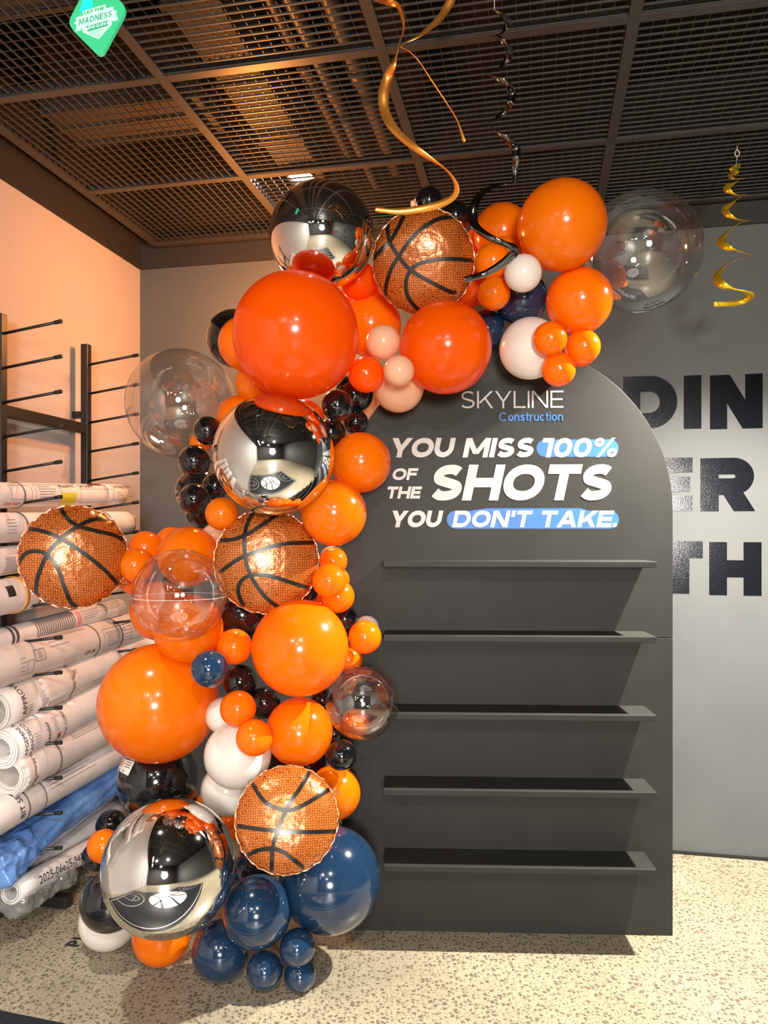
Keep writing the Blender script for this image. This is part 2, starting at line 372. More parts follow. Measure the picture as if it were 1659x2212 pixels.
def raised(polys, fn, t):
    """extrude polygons: fn(x, y, depth) -> point"""
    mb = MB()
    for qi, q in enumerate(polys):
        n = len(q); vs = [fn(x, y, t+qi*5e-6) for x, y in q]+[fn(x, y, 0) for x, y in q]
        mb.add(vs, [tuple(range(n))]+[(i, n+i, n+(i+1) % n, (i+1) % n) for i in range(n)])
    return mb
def fit(polys, width, x0, x1, y0, y1):
    """scale lettering into the rectangle"""
    return [[(x0+(x1-x0)*p[0]/width, y0+(y1-y0)*p[1]) for p in q] for q in polys]
# ================================================================== SETTING
def slab(name, pts, thick, mat):
    """closed slab from four corner points and a thickness vector"""
    mb = MB(); vs = [Vector(p) for p in pts]+[Vector(p)+Vector(thick) for p in pts]
    mb.add(vs, [(0, 1, 2, 3), (7, 6, 5, 4), (0, 4, 5, 1), (1, 5, 6, 2), (2, 6, 7, 3), (3, 7, 4, 0)])
    return struct(mb.obj(name, mat, smooth=False))
AR, BR, HS = 6.2, 8.2, 3.55
slab('floor', [rp(-.2, -.2), rp(AR+.2, -.2), rp(AR+.2, BR+.2), rp(-.2, BR+.2)], (0, 0, -.12), 'ground_concrete')
slab('ceiling', [rp(-.2, -.2, HS), rp(AR+.2, -.2, HS), rp(AR+.2, BR+.2, HS), rp(-.2, BR+.2, HS)], (0, 0, .12), 'black_ceiling')
slab('wall_left', [rp(0, 0), rp(0, BR), rp(0, BR, HS), rp(0, 0, HS)], -U*.15, 'white_wall_paint')
slab('wall_back', [rp(-.15, 0), rp(AR+.15, 0), rp(AR+.15, 0, HS), rp(-.15, 0, HS)], V*.15, 'grey_wall_paint')
slab('wall_right', [rp(AR, 0), rp(AR, BR), rp(AR, BR, HS), rp(AR, 0, HS)], U*.15, 'rear_grey')
slab('wall_rear', [rp(-.15, BR), rp(AR+.15, BR), rp(AR+.15, BR, HS), rp(-.15, BR, HS)], -V*.15, 'rear_grey')
HP = 2.855      # height where the dark upper paint starts
def wall_band(name, p, q, n, mat, z0, z1):
    mb = MB(); mb.bar(Vector(p)+n*.006+ZUP*(z0+z1)/2, Vector(q)+n*.006+ZUP*(z0+z1)/2, n*.012, ZUP*(z1-z0)); return struct(mb.obj(name, mat, smooth=False))
wall_band('trim_1', rp(0.012, 0.0), rp(AR-.02, 0.0), -V, 'dark_upper_paint', HP, HS-.01)
wall_band('trim_2', rp(0, 0.012), rp(0, BR-.02), U, 'dark_upper_paint', HP, HS-.01)
wall_band('baseboard_back', rp(0.012, 0), rp(AR-.02, 0), -V, 'rubber_black', 0.0, .012)
# bright openings at the far end of the hall, seen in the mirror balloons
def window(name, a0, a1, z0, z1):
    mb = MB(); n = V; c0 = rp(a0, BR)+n*.012; c1 = rp(a1, BR)+n*.012
    mb.bar(c0+ZUP*(z0+z1)/2, c1+ZUP*(z0+z1)/2, n*.02, ZUP*(z1-z0)); o = struct(mb.obj(name, 'window_glow', smooth=False))
    fr = MB(); k = 3
    for i in range(k+1):
        c = c0.lerp(c1, i/k)+n*.02; fr.bar(c+ZUP*z0, c+ZUP*z1, U*.06, n*.05)
    for z in (z0, z1): fr.bar(c0+n*.02+ZUP*z, c1+n*.02+ZUP*z, ZUP*.06, n*.05)
    struct(fr.obj('window_frame', 'rubber_black', o, smooth=False)); return o
window('window_1', 2.7, 3.95, 1.45, 2.55)
# light wall panels along the left wall behind the camera
for i, b in enumerate((5.0, 5.9, 6.8)):
    mb = MB(); mb.bar(rp(.015, b, 1.15), rp(.015, b+.62, 1.15), U*.03, ZUP*2.3)
    struct(bevel(mb.obj('door_%d' % (i+1), 'rear_light_grey', smooth=False), .004))
# wire-mesh ceiling
GZ = 2.95
AL = [.125, .862, 1.592, 2.335, 3.075, 3.812, 4.55]
BL = [.06, .685, 1.39, 2.09, 2.79, 3.49]
fr = MB()
for a in AL: fr.bar(rp(a, BL[0], GZ+.016), rp(a, BL[-1], GZ+.016), U*.034, ZUP*.032)
for j, b in enumerate(BL): fr.bar(rp(AL[0], b, GZ+.0165), rp(AL[-1], b, GZ+.0165), V*.034, ZUP*.031)
frame = struct(fr.obj('ceiling_frame', 'grid_metal', smooth=False))
def wire_panel(a0, a1, b0, b1, along_a):
    mb = MB(); g = .020; T2 = .0024; a0 += g; a1 -= g; b0 += g; b1 -= g; T = .0048
    pm, pc = .0335, .0385
    zl, zu = GZ+.006, GZ+.014
    if along_a:
        n = round((b1-b0)/pm)
        for i in range(n+1):
            b = b0+(b1-b0)*i/n; mb.bar(rp(a0, b, zl), rp(a1, b, zl), V*T, ZUP*T)
            for a in (a0, a1): mb.bar(rp(a, b, zl-T/2), rp(a, b, zl+.024), V*T, U*T)
        n = round((a1-a0)/pc)
        for i in range(n+1):
            a = a0+(a1-a0)*i/n; mb.bar(rp(a, b0, zu), rp(a, b1, zu), U*T2, ZUP*T2)
            for b in (b0, b1): mb.bar(rp(a, b, zu-T/2), rp(a, b, zu+.024), V*T, U*T)
    else:
        n = round((a1-a0)/pm)
        for i in range(n+1):
            a = a0+(a1-a0)*i/n; mb.bar(rp(a, b0, zl), rp(a, b1, zl), U*T, ZUP*T)
            for b in (b0, b1): mb.bar(rp(a, b, zl-T/2), rp(a, b, zl+.024), V*T, U*T)
        n = round((b1-b0)/pc)
        for i in range(n+1):
            b = b0+(b1-b0)*i/n; mb.bar(rp(a0, b, zu), rp(a1, b, zu), V*T2, ZUP*T2)
            for a in (a0, a1): mb.bar(rp(a, b, zu-T/2), rp(a, b, zu+.024), V*T, U*T)
    return struct(mb.obj('wire_panel', 'grid_metal', frame, smooth=False))
for i in range(len(AL)-1):
    for j in range(len(BL)-1):
        wire_panel(AL[i], AL[i+1], BL[j], BL[j+1], i > 0)
# pipes and ducts above the mesh
def ceil_pipe(a, r, z, label, b0=.1, b1=4.2):
    mb = MB(); mb.lathe([(r, -(b1)), (r, -b0)], 20, V, CORNER+U*a+ZUP*z)
    for b in (.9, 1.9, 2.9): mb.lathe([(r, -b-.04), (r*1.22, -b-.04), (r*1.22, -b+.04), (r, -b+.04)], 20, V, CORNER+U*a+ZUP*z)
    return tag(mb.obj('ceiling_pipe', 'pipe_paint'), label, 'pipe', 'pipes above the wire ceiling')
ceil_pipe(1.30, .022, 3.14, 'thin pipe above the wire ceiling, first of the pair beside the copper swirl')
ceil_pipe(1.40, .030, 3.20, 'thicker pipe above the wire ceiling, closer to the copper swirl')
ceil_pipe(1.19, .018, 3.24, 'thinnest pipe above the wire ceiling, apart from the pair')
def duct(a0, a1, b0, b1, z0, z1, label):
    mb = MB(); mb.bar(rp((a0+a1)/2, b0, (z0+z1)/2), rp((a0+a1)/2, b1, (z0+z1)/2), U*(a1-a0), ZUP*(z1-z0))
    n = max(2, int((b1-b0)/.4))
    for i in range(n+1):
        b = b0+(b1-b0)*i/n; mb.bar(rp(a0-.012, b, (z0+z1)/2), rp(a1+.012, b, (z0+z1)/2), V*.02, ZUP*(z1-z0+.024))
    return tag(mb.obj('air_duct', 'duct_paint', smooth=False), label, 'duct', 'ducts above the wire ceiling')
duct(.93, 1.10, .25, 3.2, 3.10, 3.26, 'brown rectangular duct above the wire ceiling, running towards the lit lamp')
duct(.16, .80, .78, 1.02, 3.12, 3.30, 'brown duct crossing above the corner mesh panels')
duct(.16, .80, 1.55, 1.85, 3.12, 3.30, 'brown duct crossing above the mesh behind the green diamond sign')
duct(1.85, 2.6, 1.75, 2.0, 3.14, 3.32, 'brown duct crossing above the mesh between the copper and silver swirls')
# lit lamp above the mesh, close over the topmost mirror balloon
LP = Vector((-.371, 3.388, 3.02))
t = empty('ceiling_lamp', LP, 'small glaring white lamp above the wire ceiling, over the topmost mirror balloon', 'lamp')
mb = MB(); mb.lathe([(.0, .16), (.045, .16), (.062, .12), (.066, .03), (.060, .03), (.055, .05), (0, .05)], 28); mb.obj('lamp_housing', 'lamp_metal', t)
mb = MB(); mb.lathe([(0, .030), (.03, .028), (.045, .034), (.052, .046), (0, .048)], 28); mb.obj('bulb', 'lamp_glow', t)
# linear ceiling lights in the hall behind the camera (seen in the balloons)
for k, (a, b) in enumerate(((.7, 5.2), (.7, 6.7))):
    t = empty('linear_light', rp(a, b, 2.9), 'slim linear ceiling light in the hall behind the camera, ' + ('first from the balloons' if k == 0 else 'second from the balloons'), 'lamp', 'linear hall lights')
    t.rotation_euler = (0, 0, -YAW)
    mb = MB(); mb.box((0, 0, .03), Vector((.06, 0, 0)), Vector((0, .55, 0)), Vector((0, 0, .03))); bevel(mb.obj('light_housing', 'lamp_metal', t, smooth=False), .006)
    mb = MB(); mb.box((0, 0, -.003), Vector((.045, 0, 0)), Vector((0, .53, 0)), Vector((0, 0, .004))); mb.obj('diffuser', 'led_glow', t, smooth=False)
    for y in (-.4, .4):
        mb = MB(); mb.tube([(0, y, .06), (0, y, HS-2.9)], .003, 6); mb.obj('hanger', 'lamp_metal', t)
# ================================================================== DISPLAY BOARD
BYAW = R(2.0)
BU = Vector((math.cos(BYAW), -math.sin(BYAW), 0)); BN = Vector((-math.sin(BYAW), -math.cos(BYAW), 0))   # BN faces the camera
BR0 = Vector((1.053, 2.768, 0)); BW, BSP = 1.21, 1.556
BO = BR0 - BU*BW
def on_board(px, py, d=0.0):
    """pixel -> (x, z) in the board plane"""
    k = (px-CX)/FPX; c = BO+BN*d
    t_ = (k*c.y-c.x)/(BU.x-k*BU.y); q = c+BU*t_
    return t_, CAMH-(py-CY)/FPX*q.y
def bp(x, z, d=0.0): return BO+BU*x+BN*d+ZUP*z
board = empty('display_board', bp(BW/2, 0), 'tall black arched display board with five empty ledges, standing behind the balloon garland', 'display board')
board_inv = Matrix.Translation(-bp(BW/2, 0))
def to_board(mb, name, mat, smooth=False, par=None):
    mb.v = [tuple(board_inv @ Vector(v)) for v in mb.v]; return mb.obj(name, mat, par or board, smooth)
SEAM = 1.087
def board_panel(outline, name):
    mb = MB(); n = len(outline); T = .02
    mb.add([bp(x, z, 0) for x, z in outline]+[bp(x, z, -T) for x, z in outline], [tuple(range(n)), tuple(range(2*n-1, n-1, -1))]+[(i, n+i, n+(i+1) % n, (i+1) % n) for i in range(n)])
    return bevel(to_board(mb, name, 'board_paint'), .0015)
board_panel([(0, 0), (BW, 0), (BW, SEAM-.001), (0, SEAM-.001)], 'lower_panel')
rad = BW/2
arch = [(0, SEAM+.001), (BW, SEAM+.001), (BW, BSP)]+[(rad+rad*math.cos(R(a)), BSP+rad*math.sin(R(a))) for a in range(3, 180, 3)]+[(0, BSP)]
board_panel(arch, 'arched_panel')
sx0 = .16; sx1 = .16+.945
for z in (1.371, 1.111, .839, .573, .307):
    mb = MB(); D = .150; T = .021
    mb.bar(bp(sx0, z-T/2, D/2), bp(sx1, z-T/2, D/2), BN*D, ZUP*T)
    bevel(to_board(mb, 'shelf', 'board_paint'), .002)
# rear props that keep the board upright
for x in (.2, BW-.2):
    mb = MB(); mb.bar(bp(x, .02, -.03), bp(x, .02, -.36), BU*.045, ZUP*.04); mb.bar(bp(x, 1.0, -.035), bp(x, .04, -.33), BU*.045, BN*.03)
    to_board(mb, 'rear_prop', 'board_paint')
def board_text(s, x0, x1, ytop, ybot, w, slant, gap, mat, name, wide=1.0, space=.28, d=.0005):
    ym = (ytop+ybot)/2; a0, _ = on_board(x0, ym); a1, _ = on_board(x1, ym)
    _, zt = on_board((x0+x1)/2, ytop); _, zb = on_board((x0+x1)/2, ybot)
    lo, hi = .5, 2.2                                    # letter width that fills the line without stretching its strokes
    for _i in range(24):
        wide = (lo+hi)/2; polys, W = text_polys(s, w, gap, slant, wide, space)
        if W < (a1-a0)/(zt-zb): lo = wide
        else: hi = wide
    mb = raised(fit(polys, W, a0, a1, zb, zt), lambda x, y, h: bp(x, y, d+h), .0003)
    return to_board(mb, name, mat)
def blob(px0, px1, py0, py1, bumpy=0.0, name='highlight'):
    a0, z0 = on_board(px0, py1); a1, z1 = on_board(px1, py0); r = (z1-z0)/2; zc = (z0+z1)/2; q = []
    for a in range(-90, 91, 10): q.append((a1-r+r*math.cos(R(a)), zc+r*math.sin(R(a))))
    if bumpy: q += [(a1-r*3.4, z1), (a1-r*4.2, z1+bumpy), (a0+r*4.5, z1+bumpy), (a0+r*2.6, z1)]
    for a in range(90, 271, 10): q.append((a0+r+r*math.cos(R(a)), zc+r*math.sin(R(a))))
    mb = raised([q], lambda x, y, h: bp(x, y, h), .0004); return to_board(mb, name, 'vinyl_blue')
blob(1159, 1336, 949, 987); blob(965, 1337, 1103, 1142, .009)
board_text('SKYLINE', 997, 1217, 844.5, 881.5, .105, 0, .13, 'vinyl_white', 'skyline_lettering', wide=1.0)
board_text('Construction', 1078, 1216, 890.5, 909.5, .155, 0, .085, 'vinyl_blue', 'construction_lettering')
IT = .21
board_text('YOU', 848, 985, 946, 988, .262, IT, .045, 'vinyl_white', 'slogan_lettering', wide=1.12)
board_text('MISS', 999, 1153, 946, 988, .262, IT, .07, 'vinyl_white', 'slogan_lettering', wide=1.12)
board_text('100%', 1172, 1333, 946, 988, .245, IT, .09, 'vinyl_white', 'slogan_lettering', wide=1.12)
board_text('OF', 848, 904, 1011.5, 1037, .245, IT, .07, 'vinyl_white', 'slogan_lettering', wide=1.12)
board_text('THE', 837, 912, 1051, 1077, .245, IT, .07, 'vinyl_white', 'slogan_lettering', wide=1.1)
board_text('SHOTS', 932, 1322, 1003.5, 1081, .262, IT, .055, 'vinyl_white', 'slogan_lettering', wide=1.12)
board_text('YOU', 848, 958, 1103, 1139, .262, IT, .045, 'vinyl_white', 'slogan_lettering', wide=1.12)
board_text("DON'T", 976, 1151, 1103, 1139, .245, IT, .085, 'vinyl_white', 'slogan_lettering', wide=1.12)
board_text('TAKE.', 1170, 1333, 1103, 1139, .245, IT, .075, 'vinyl_white', 'slogan_lettering', wide=1.12)
# chalky scuffs on the board's free edge
# ================================================================== WALL LETTERING
def wall_row(label, items):
    first = on_back_wall(items[0][1], items[0][4], .002)
    root = empty('wall_lettering', first, label, 'lettering', 'big black wall letters')
    for ch, x0, x1, y0, y1 in items:
        g, W = glyph(ch, WALLW[ch], WALLX.get(ch, 1.0))
        pa = on_back_wall(x0, y1, 0); pb = on_back_wall(x1, y1, 0); pt = on_back_wall((x0+x1)/2, y0, 0); pm_ = on_back_wall((x0+x1)/2, y1, 0)
        zt, zb = pt.z, pm_.z; xs = [p.x for q in g for p in q]; mn, mx_ = min(xs), max(xs)
        def fn(x, y, h): 
            f = (x-mn)/(mx_-mn); q = Vector((pa.x+(pb.x-pa.x)*f, pa.y+(pb.y-pa.y)*f, zb+(zt-zb)*y)); return q-V*(.0004+h)-first
        raised([[(p.x, p.y) for p in q] for q in g], fn, .0012).obj('letter', 'gloss_black_vinyl', root, False)
WALLW = dict(D=.30, I=.33, N=.31, E=.28, R=.31, T=.32, H=.32)
WALLX = dict(D=1.18, N=1.18, R=1.22, E=1.1, T=1.18, H=1.2)
wall_row('large glossy black letters DIN on the grey wall, top row of three', [('D', 1346, 1463, 812, 926), ('I', 1477, 1515, 811, 926), ('N', 1533, 1648, 809, 926)])
wall_row('large glossy black letters ER on the grey wall, middle row of three', [('E', 1405, 1496, 989, 1103), ('R', 1513, 1631, 989, 1104)])
wall_row('large glossy black letters TH on the grey wall, bottom row of three', [('T', 1424, 1518, 1169, 1282), ('H', 1532, 1645, 1171, 1286)])
# ================================================================== PLAN RACK
T1, T2 = 1.1415, .585          # distance of the two posts from the room corner along the wall
def wl(t, d, z): return CORNER - V*t + U*d + ZUP*z
rack0 = wl(T1, .06, 0)
rack = empty('plan_rack', rack0, 'black metal plan rack with rows of slanting pegs along the white wall', 'rack')
def rk(mb, name, mat, par=None, smooth=False):
    mb.v = [tuple(Vector(v)-rack0) for v in mb.v]; return mb.obj(name, mat, par or rack, smooth)
PEGS = [(2.225-.131*i) for i in range(16)]
for t, top in ((T1, 2.30), (T2, 2.318)):
    mb = MB(); mb.bar(wl(t, .062, .02), wl(t, .062, top), U*.034, V*.034); bevel(rk(mb, 'post', 'rack_black'), .003)
    tf = t-.14; mb = MB(); mb.bar(wl(tf, .045, .022), wl(tf, .26, .022), V*.05, ZUP*.043); bevel(rk(mb, 'foot', 'rack_black'), .004)
    for z in (2.0, 1.2, .4):
        mb = MB(); mb.bar(wl(t, .002, z), wl(t, .046, z), V*.03, ZUP*.03); rk(mb, 'wall_bracket', 'rack_black')
    for z in PEGS:
        p = wl(t, .07, z); q = wl(t, .318, z+.034)
        mb = MB(); mb.tube([p, q], .0056, 10); pg = rk(mb, 'peg', 'rack_black', smooth=True)
        dv = (q-p).normalized(); mb = MB(); mb.tube([q-dv*.026, q-dv*.024, q+dv*.003, q+dv*.005], [.006, .0078, .0078, .005], 10); rk(mb, 'end_cap', 'rubber_black', pg, True)
mb = MB(); mb.bar(wl(T1, .062, 1.935), wl(T2, .062, 1.935), U*.03, ZUP*.046); bevel(rk(mb, 'crossbar', 'rack_black'), .003)
mb = MB(); mb.bar(wl(T1+.017, .03, .022), wl(T2-.16, .03, .022), U*.05, ZUP*.043); bevel(rk(mb, 'base_rail', 'rack_black'), .003)
mb = MB(); mb.bar(wl(T1, .062, .45), wl(T2, .062, .45), U*.03, ZUP*.046); bevel(rk(mb, 'crossbar', 'rack_black'), .003)
# ================================================================== ROLLS OF DRAWINGS
def text_mesh_data(s):
    cu = bpy.data.curves.new('txt', 'FONT'); cu.body = s; cu.resolution_u = 2
    o = bpy.data.objects.new('txt', cu); COL.objects.link(o)
    dg = bpy.context.evaluated_depsgraph_get(); me = bpy.data.meshes.new_from_object(o.evaluated_get(dg))
    v = [tuple(x.co) for x in me.vertices]; f = [tuple(p.vertices) for p in me.polygons]
    bpy.data.objects.remove(o); bpy.data.curves.remove(cu); bpy.data.meshes.remove(me)
    return v, f
def roll(p0, p1, r, label, prints=(), mat='paper', hole=.62, seed=0, layers=3, torn=None):
    """p0 is the end towards the camera, p1 the far end"""
    rnd = random.Random(seed)
    p0 = Vector(p0); p1 = Vector(p1); L = (p1-p0).length; ax = (p1-p0).normalized()
    root = empty('paper_roll', (p0+p1)/2, label, 'paper roll', 'rolled drawings on the rack')
    c0 = (p0+p1)/2
    side = ax.cross(ZUP).normalized()               # towards the room
    if side.dot(U) < 0: side = -side
    upv = side.cross(ax); upv = upv if upv.z > 0 else -upv
    def cyl(a, ang, rr): return p0+ax*a+(side*math.cos(ang)+upv*math.sin(ang))*rr - c0
    # outer sheet: a loose spiral wrapped round the layers inside
    mb = MB(); seg = 56
    ri = r*hole
    prof = [(ri, L-.02), (r*.80, L-.012), (r, L-.002), (r, L)]
    na = max(4, int(L/.08)); vs = []; turns = 1.08
    for i in range(na+1):
        a = L*i/na
        for k in range(seg+1):
            ang = -2.2+2*math.pi*turns*k/seg; rr = r*(1-.035*k/seg)*(1+.010*math.sin(ang*2+i*.6+seed))
            vs.append(cyl(a, ang, rr))
    fs = [(i*(seg+1)+k, i*(seg+1)+k+1, (i+1)*(seg+1)+k+1, (i+1)*(seg+1)+k) for i in range(na) for k in range(seg)]
    mb.add(vs, fs)
    o = mb.obj('outer_sheet', mat, root); 
    sd = o.modifiers.new('thickness', 'SOLIDIFY'); sd.thickness = .0012; sd.offset = -1
    # inner layers, each slightly telescoped
    for q in range(layers):
        rr = r*(.95-(.95-hole)*q/layers); rin = rr-r*(.95-hole)/layers*.8; off = rnd.uniform(-.012, .006)
        mb = MB(); vs = [];
        prof = [(rin, off), (rr, off), (rr, L+rnd.uniform(-.01, .008)), (rin, L-.004)]
        mb.lathe(prof, 40, ax, p0-c0, close=True); smooth_by_angle(mb.obj('inner_sheet', mat, root), 40)
    if torn:                                              # ragged sheet wrapped over the roll
        a0_, a1_, rr = torn; sg = 64; vs = []
        for e, (aa, jag) in enumerate(((a0_, .014), (a0_+.02, .004), (a1_-.02, .004), (a1_, .012))):
            j = 0
            for k in range(sg):
                j = .6*j+rnd.uniform(-1, 1)*jag; vs.append(cyl(aa+j, 2*math.pi*k/sg, r*rr*(1+.012*math.sin(k*.9+e))))
        mb = MB(); mb.add(vs, [(i*sg+k, i*sg+(k+1) % sg, (i+1)*sg+(k+1) % sg, (i+1)*sg+k) for i in range(3) for k in range(sg)])
        ob = mb.obj('torn_wrap', mat, root); sd = ob.modifiers.new('thickness', 'SOLIDIFY'); sd.thickness = .001
    for it in prints:
        kind = it[0]; mb = MB()
        if kind == 'text':
            _, s, a, ang, size, col, rot = it
            v, f = text_mesh_data(s); out = []
            for x, y, _z in v:
                if rot: la, arc = -y*size, x*size           # reads upwards round the roll
                else: la, arc = x*size, y*size
                out.append(cyl(a+la, R(ang)+arc/r, r*1.012+.0006))
            mb.add(out, f); mb.obj('print', col, root, False)
        elif kind == 'rect':
            _, a0, a1, g0, g1, col = it; n = max(2, int(abs(g1-g0)/6)); vs = []; na_ = max(1, int((a1-a0)/.05))
            for j in range(na_+1):
                for i in range(n+1): vs.append(cyl(a0+(a1-a0)*j/na_, R(g0+(g1-g0)*i/n), r*1.012+.0003))
            mb.add(vs, [(j*(n+1)+i, j*(n+1)+i+1, (j+1)*(n+1)+i+1, (j+1)*(n+1)+i) for j in range(na_) for i in range(n)]); mb.obj('print', col, root)
        elif kind == 'frame':
            _, a0, a1, g0, g1, th, col = it
            for (b0, b1, h0, h1) in ((a0, a0+th, g0, g1), (a1-th, a1, g0, g1), (a0, a1, g0, g0+math.degrees(th/r)), (a0, a1, g1-math.degrees(th/r), g1)):
                n = max(2, int(abs(h1-h0)/8)); vs = []
                for j in (b0, b1):
                    for i in range(n+1): vs.append(cyl(j, R(h0+(h1-h0)*i/n), r*1.012+.0003))
                mb.add(vs, [(i, i+1, n+2+i, n+1+i) for i in range(n)])
            mb.obj('print', col, root)
        elif kind == 'band':
            _, a, th, col = it
            mb.lathe([(r*1.005, a-th/2), (r*1.02+.001, a-th/2), (r*1.02+.001, a+th/2), (r*1.005, a+th/2)], 40, ax, p0-c0, close=True); mb.obj('elastic_band', col, root)
        elif kind == 'rule':                                  # block of fine text lines
            _, a0, a1, g0, g1, n, col = it
            for i in range(n):
                g = g0+(g1-g0)*i/max(1, n-1); e = a0+(a1-a0)*rnd.uniform(.6, 1); vs = []
                dg_ = math.degrees(.0016/r)
                for j in range(4):
                    aa = a0+(e-a0)*j/3; vs += [cyl(aa, R(g), r*1.012+.0003), cyl(aa, R(g+dg_), r*1.012+.0003)]
                mb.add(vs, [(2*j, 2*j+1, 2*j+3, 2*j+2) for j in range(3)])
            mb.obj('print', col, root)
    return root
def rl(x0, y0, x1, y1, rpx, d, label, prints=(), ext=.5, **kw):
    """roll from its axis in the photograph; ext: metres to run on beyond the near point (out of frame)"""
    p0 = on_left_wall(x0, y0, d); p1 = on_left_wall(x1, y1, d); ax = (p1-p0).normalized()
    r = rpx/FPX*((p0.y+p1.y)/2)
    return roll(p0-ax*ext, p1, r, label, prints, **kw)
G = 'ink_grey'
def off(e, x): return e+x
rl(0, 1070, 257, 1068, 25, .13, 'topmost paper roll on the rack, printed, with a yellow highlighted patch', [
    ('frame', .50, .62, -20, 50, .0015, G), ('frame', .64, .80, -30, 55, .0015, G), ('rule', .66, .78, -10, 40, 5, G), ('band', .575, .004, G),
    ('text', 'ALLIANT - SACRAM', .80, 38, .028, 'ink_black', False), ('rect', 1.02, 1.12, 58, 76, 'ink_maroon'), ('rect', .80, .90, -58, 10, 'highlight_yellow'), ('text', 'S2417669', .47, -50, .022, 'ink_red', False),
    ('frame', .93, 1.18, -45, 30, .0012, G), ('text', 'ZE MALCOMB', 1.20, 36, .024, 'ink_black', False), ('frame', 1.19, 1.36, -30, 55, .0012, G), ('rule', 1.21, 1.26, -15, 10, 3, G), ('rule', 1.30, 1.35, -15, 10, 3, G)], ext=.5, seed=1, layers=2)
rl(0, 1140, 272, 1130, 29, .14, 'thick paper roll behind the outlying basketball balloon, second from the top', [
    ('band', .58, .006, G), ('rule', .47, .53, -20, 30, 5, G), ('rule', .63, .74, -30, 30, 4, G), ('frame', .66, .75, -40, 20, .001, G), ('text', 'UNITED STATES', 1.36, -40, .02, 'ink_black', True)], ext=.5, seed=2)
rl(0, 1212, 150, 1195, 30, .13, 'paper roll with dense text, third from the top, half hidden by the outlying basketball', [
    ('rule', .46, .66, -55, 15, 12, G), ('rule', .50, .62, 30, 50, 3, G), ('band', .70, .005, G)], ext=.5, seed=3)
rl(0, 1290, 160, 1262, 37, .15, 'paper roll held with a broad orange band, fourth from the top', [
    ('band', .565, .018, 'elastic_orange'), ('band', .64, .006, G), ('rect', .46, .50, 5, 40, 'ink_black'), ('rule', .59, .63, 10, 45, 5, G), ('rect', .60, .615, -5, 8, 'ink_black')], ext=.5, seed=4)
rl(0, 1381, 256, 1312, 21, .13, 'slim paper roll under the outlying basketball, printed with close lines', [
    ('band', .52, .012, G), ('band', .545, .012, G)]+[('band', .66+.014*i, .002, G) for i in range(18)]+[('rect', .92, .95, -60, 60, 'tag_pink'), ('rule', .96, 1.1, 0, 50, 5, G), ('rule', 1.13, 1.3, 20, 70, 5, G)], ext=.5, seed=5)
rl(0, 1440, 302, 1352, 37, .16, 'thick paper roll under the slim printed one, stamped with small drawings', [
    ('frame', .60, .66, 0, 35, .002, 'ink_black'), ('rule', .615, .65, 8, 28, 5, G), ('frame', .555, .59, -30, 10, .0015, G), ('rule', .66, 1.0, 62, 74, 3, G), ('frame', 1.06, 1.28, -40, 40, .0015, G), ('rule', 1.08, 1.25, -25, 25, 8, G), ('band', 1.02, .003, G), ('rule', .52, .55, -30, 20, 5, G), ('rule', .70, .85, 30, 60, 3, G), ('band', 1.2, .006, G), ('rule', 1.22, 1.32, -20, 40, 6, G), ('text', '6PF 2K', .92, -30, .026, G, False)], mat='paper_old', ext=.5, seed=6)
rl(-6, 1532, 320, 1393, 37, .17, 'paper roll marked APPROVED with a torn outer sheet', [
    ('text', 'APPROVED', .085, -28, .034, 'ink_black', True), ('rule', .10, .13, -40, -5, 5, G), ('band', .22, .003, G), ('rule', .26, .42, 46, 70, 4, G), ('text', 'PERMIT SET', .30, 30, .022, G, False), ('rule', .5, .9, -45, -20, 4, G), ('band', .36, .004, G)], mat='paper_old', ext=.02, seed=7, hole=.7, torn=(.20, .37, 1.05))
rl(4, 1618, 300, 1462, 38, .19, 'paper roll printed with company names and a small orange logo', [
    ('text', 'CAPGEMINI SAN', .045, -42, .026, 'ink_black', True), ('text', 'FRANCISCO', .075, -42, .026, 'ink_black', True), ('rule', .085, .12, -30, 20, 7, G), ('text', 'Gensler', .175, -36, .030, 'ink_black', True),
    ('rect', .215, .238, -32, -10, 'print_orange'), ('rect', .222, .236, -30, -18, 'ink_black'), ('rule', .20, .235, 0, 40, 7, G), ('text', 'ONE CONCEPT', .275, -40, .022, 'ink_black', True), ('band', .60, .003, G)], ext=.0, seed=8, hole=.55)
rl(20, 1676, 300, 1536, 37, .21, 'cream paper roll with a frayed open end facing the room', [
    ('band', .20, .003, G), ('rule', .3, .8, 40, 60, 4, G), ('rule', .21, .235, 60, 66, 2, G), ('rule', .02, .06, 30, 60, 4, G)], mat='paper_old', ext=.0, seed=9, hole=.58, layers=5, torn=(.004, .06, 1.03))
rl(0, 1760, 300, 1592, 33, .20, 'grey paper roll lettered BIT SET, above the blue plastic bag', [
    ('text', 'BIT SET', .30, -22, .034, 'ink_black', True), ('band', .325, .002, 'ink_black'), ('rule', .45, .8, 20, 60, 4, G), ('band', .42, .002, G)], ext=.25, seed=10)
rl(40, 1885, 260, 1745, 26, .13, 'paper roll against the wall between the blue plastic bag and the wrapped roll', [('rule', .1, .3, 20, 60, 5, G)], ext=.05, seed=12)
wr = rl(24, 1928, 215, 1822, 23, .22, 'lowest paper roll, wrapped in clear plastic film and numbered by hand', [
    ('text', '2025-06e25-945', .10, -6, .042, 'ink_black', False)], mat='paper', ext=.0, seed=11, hole=.6)
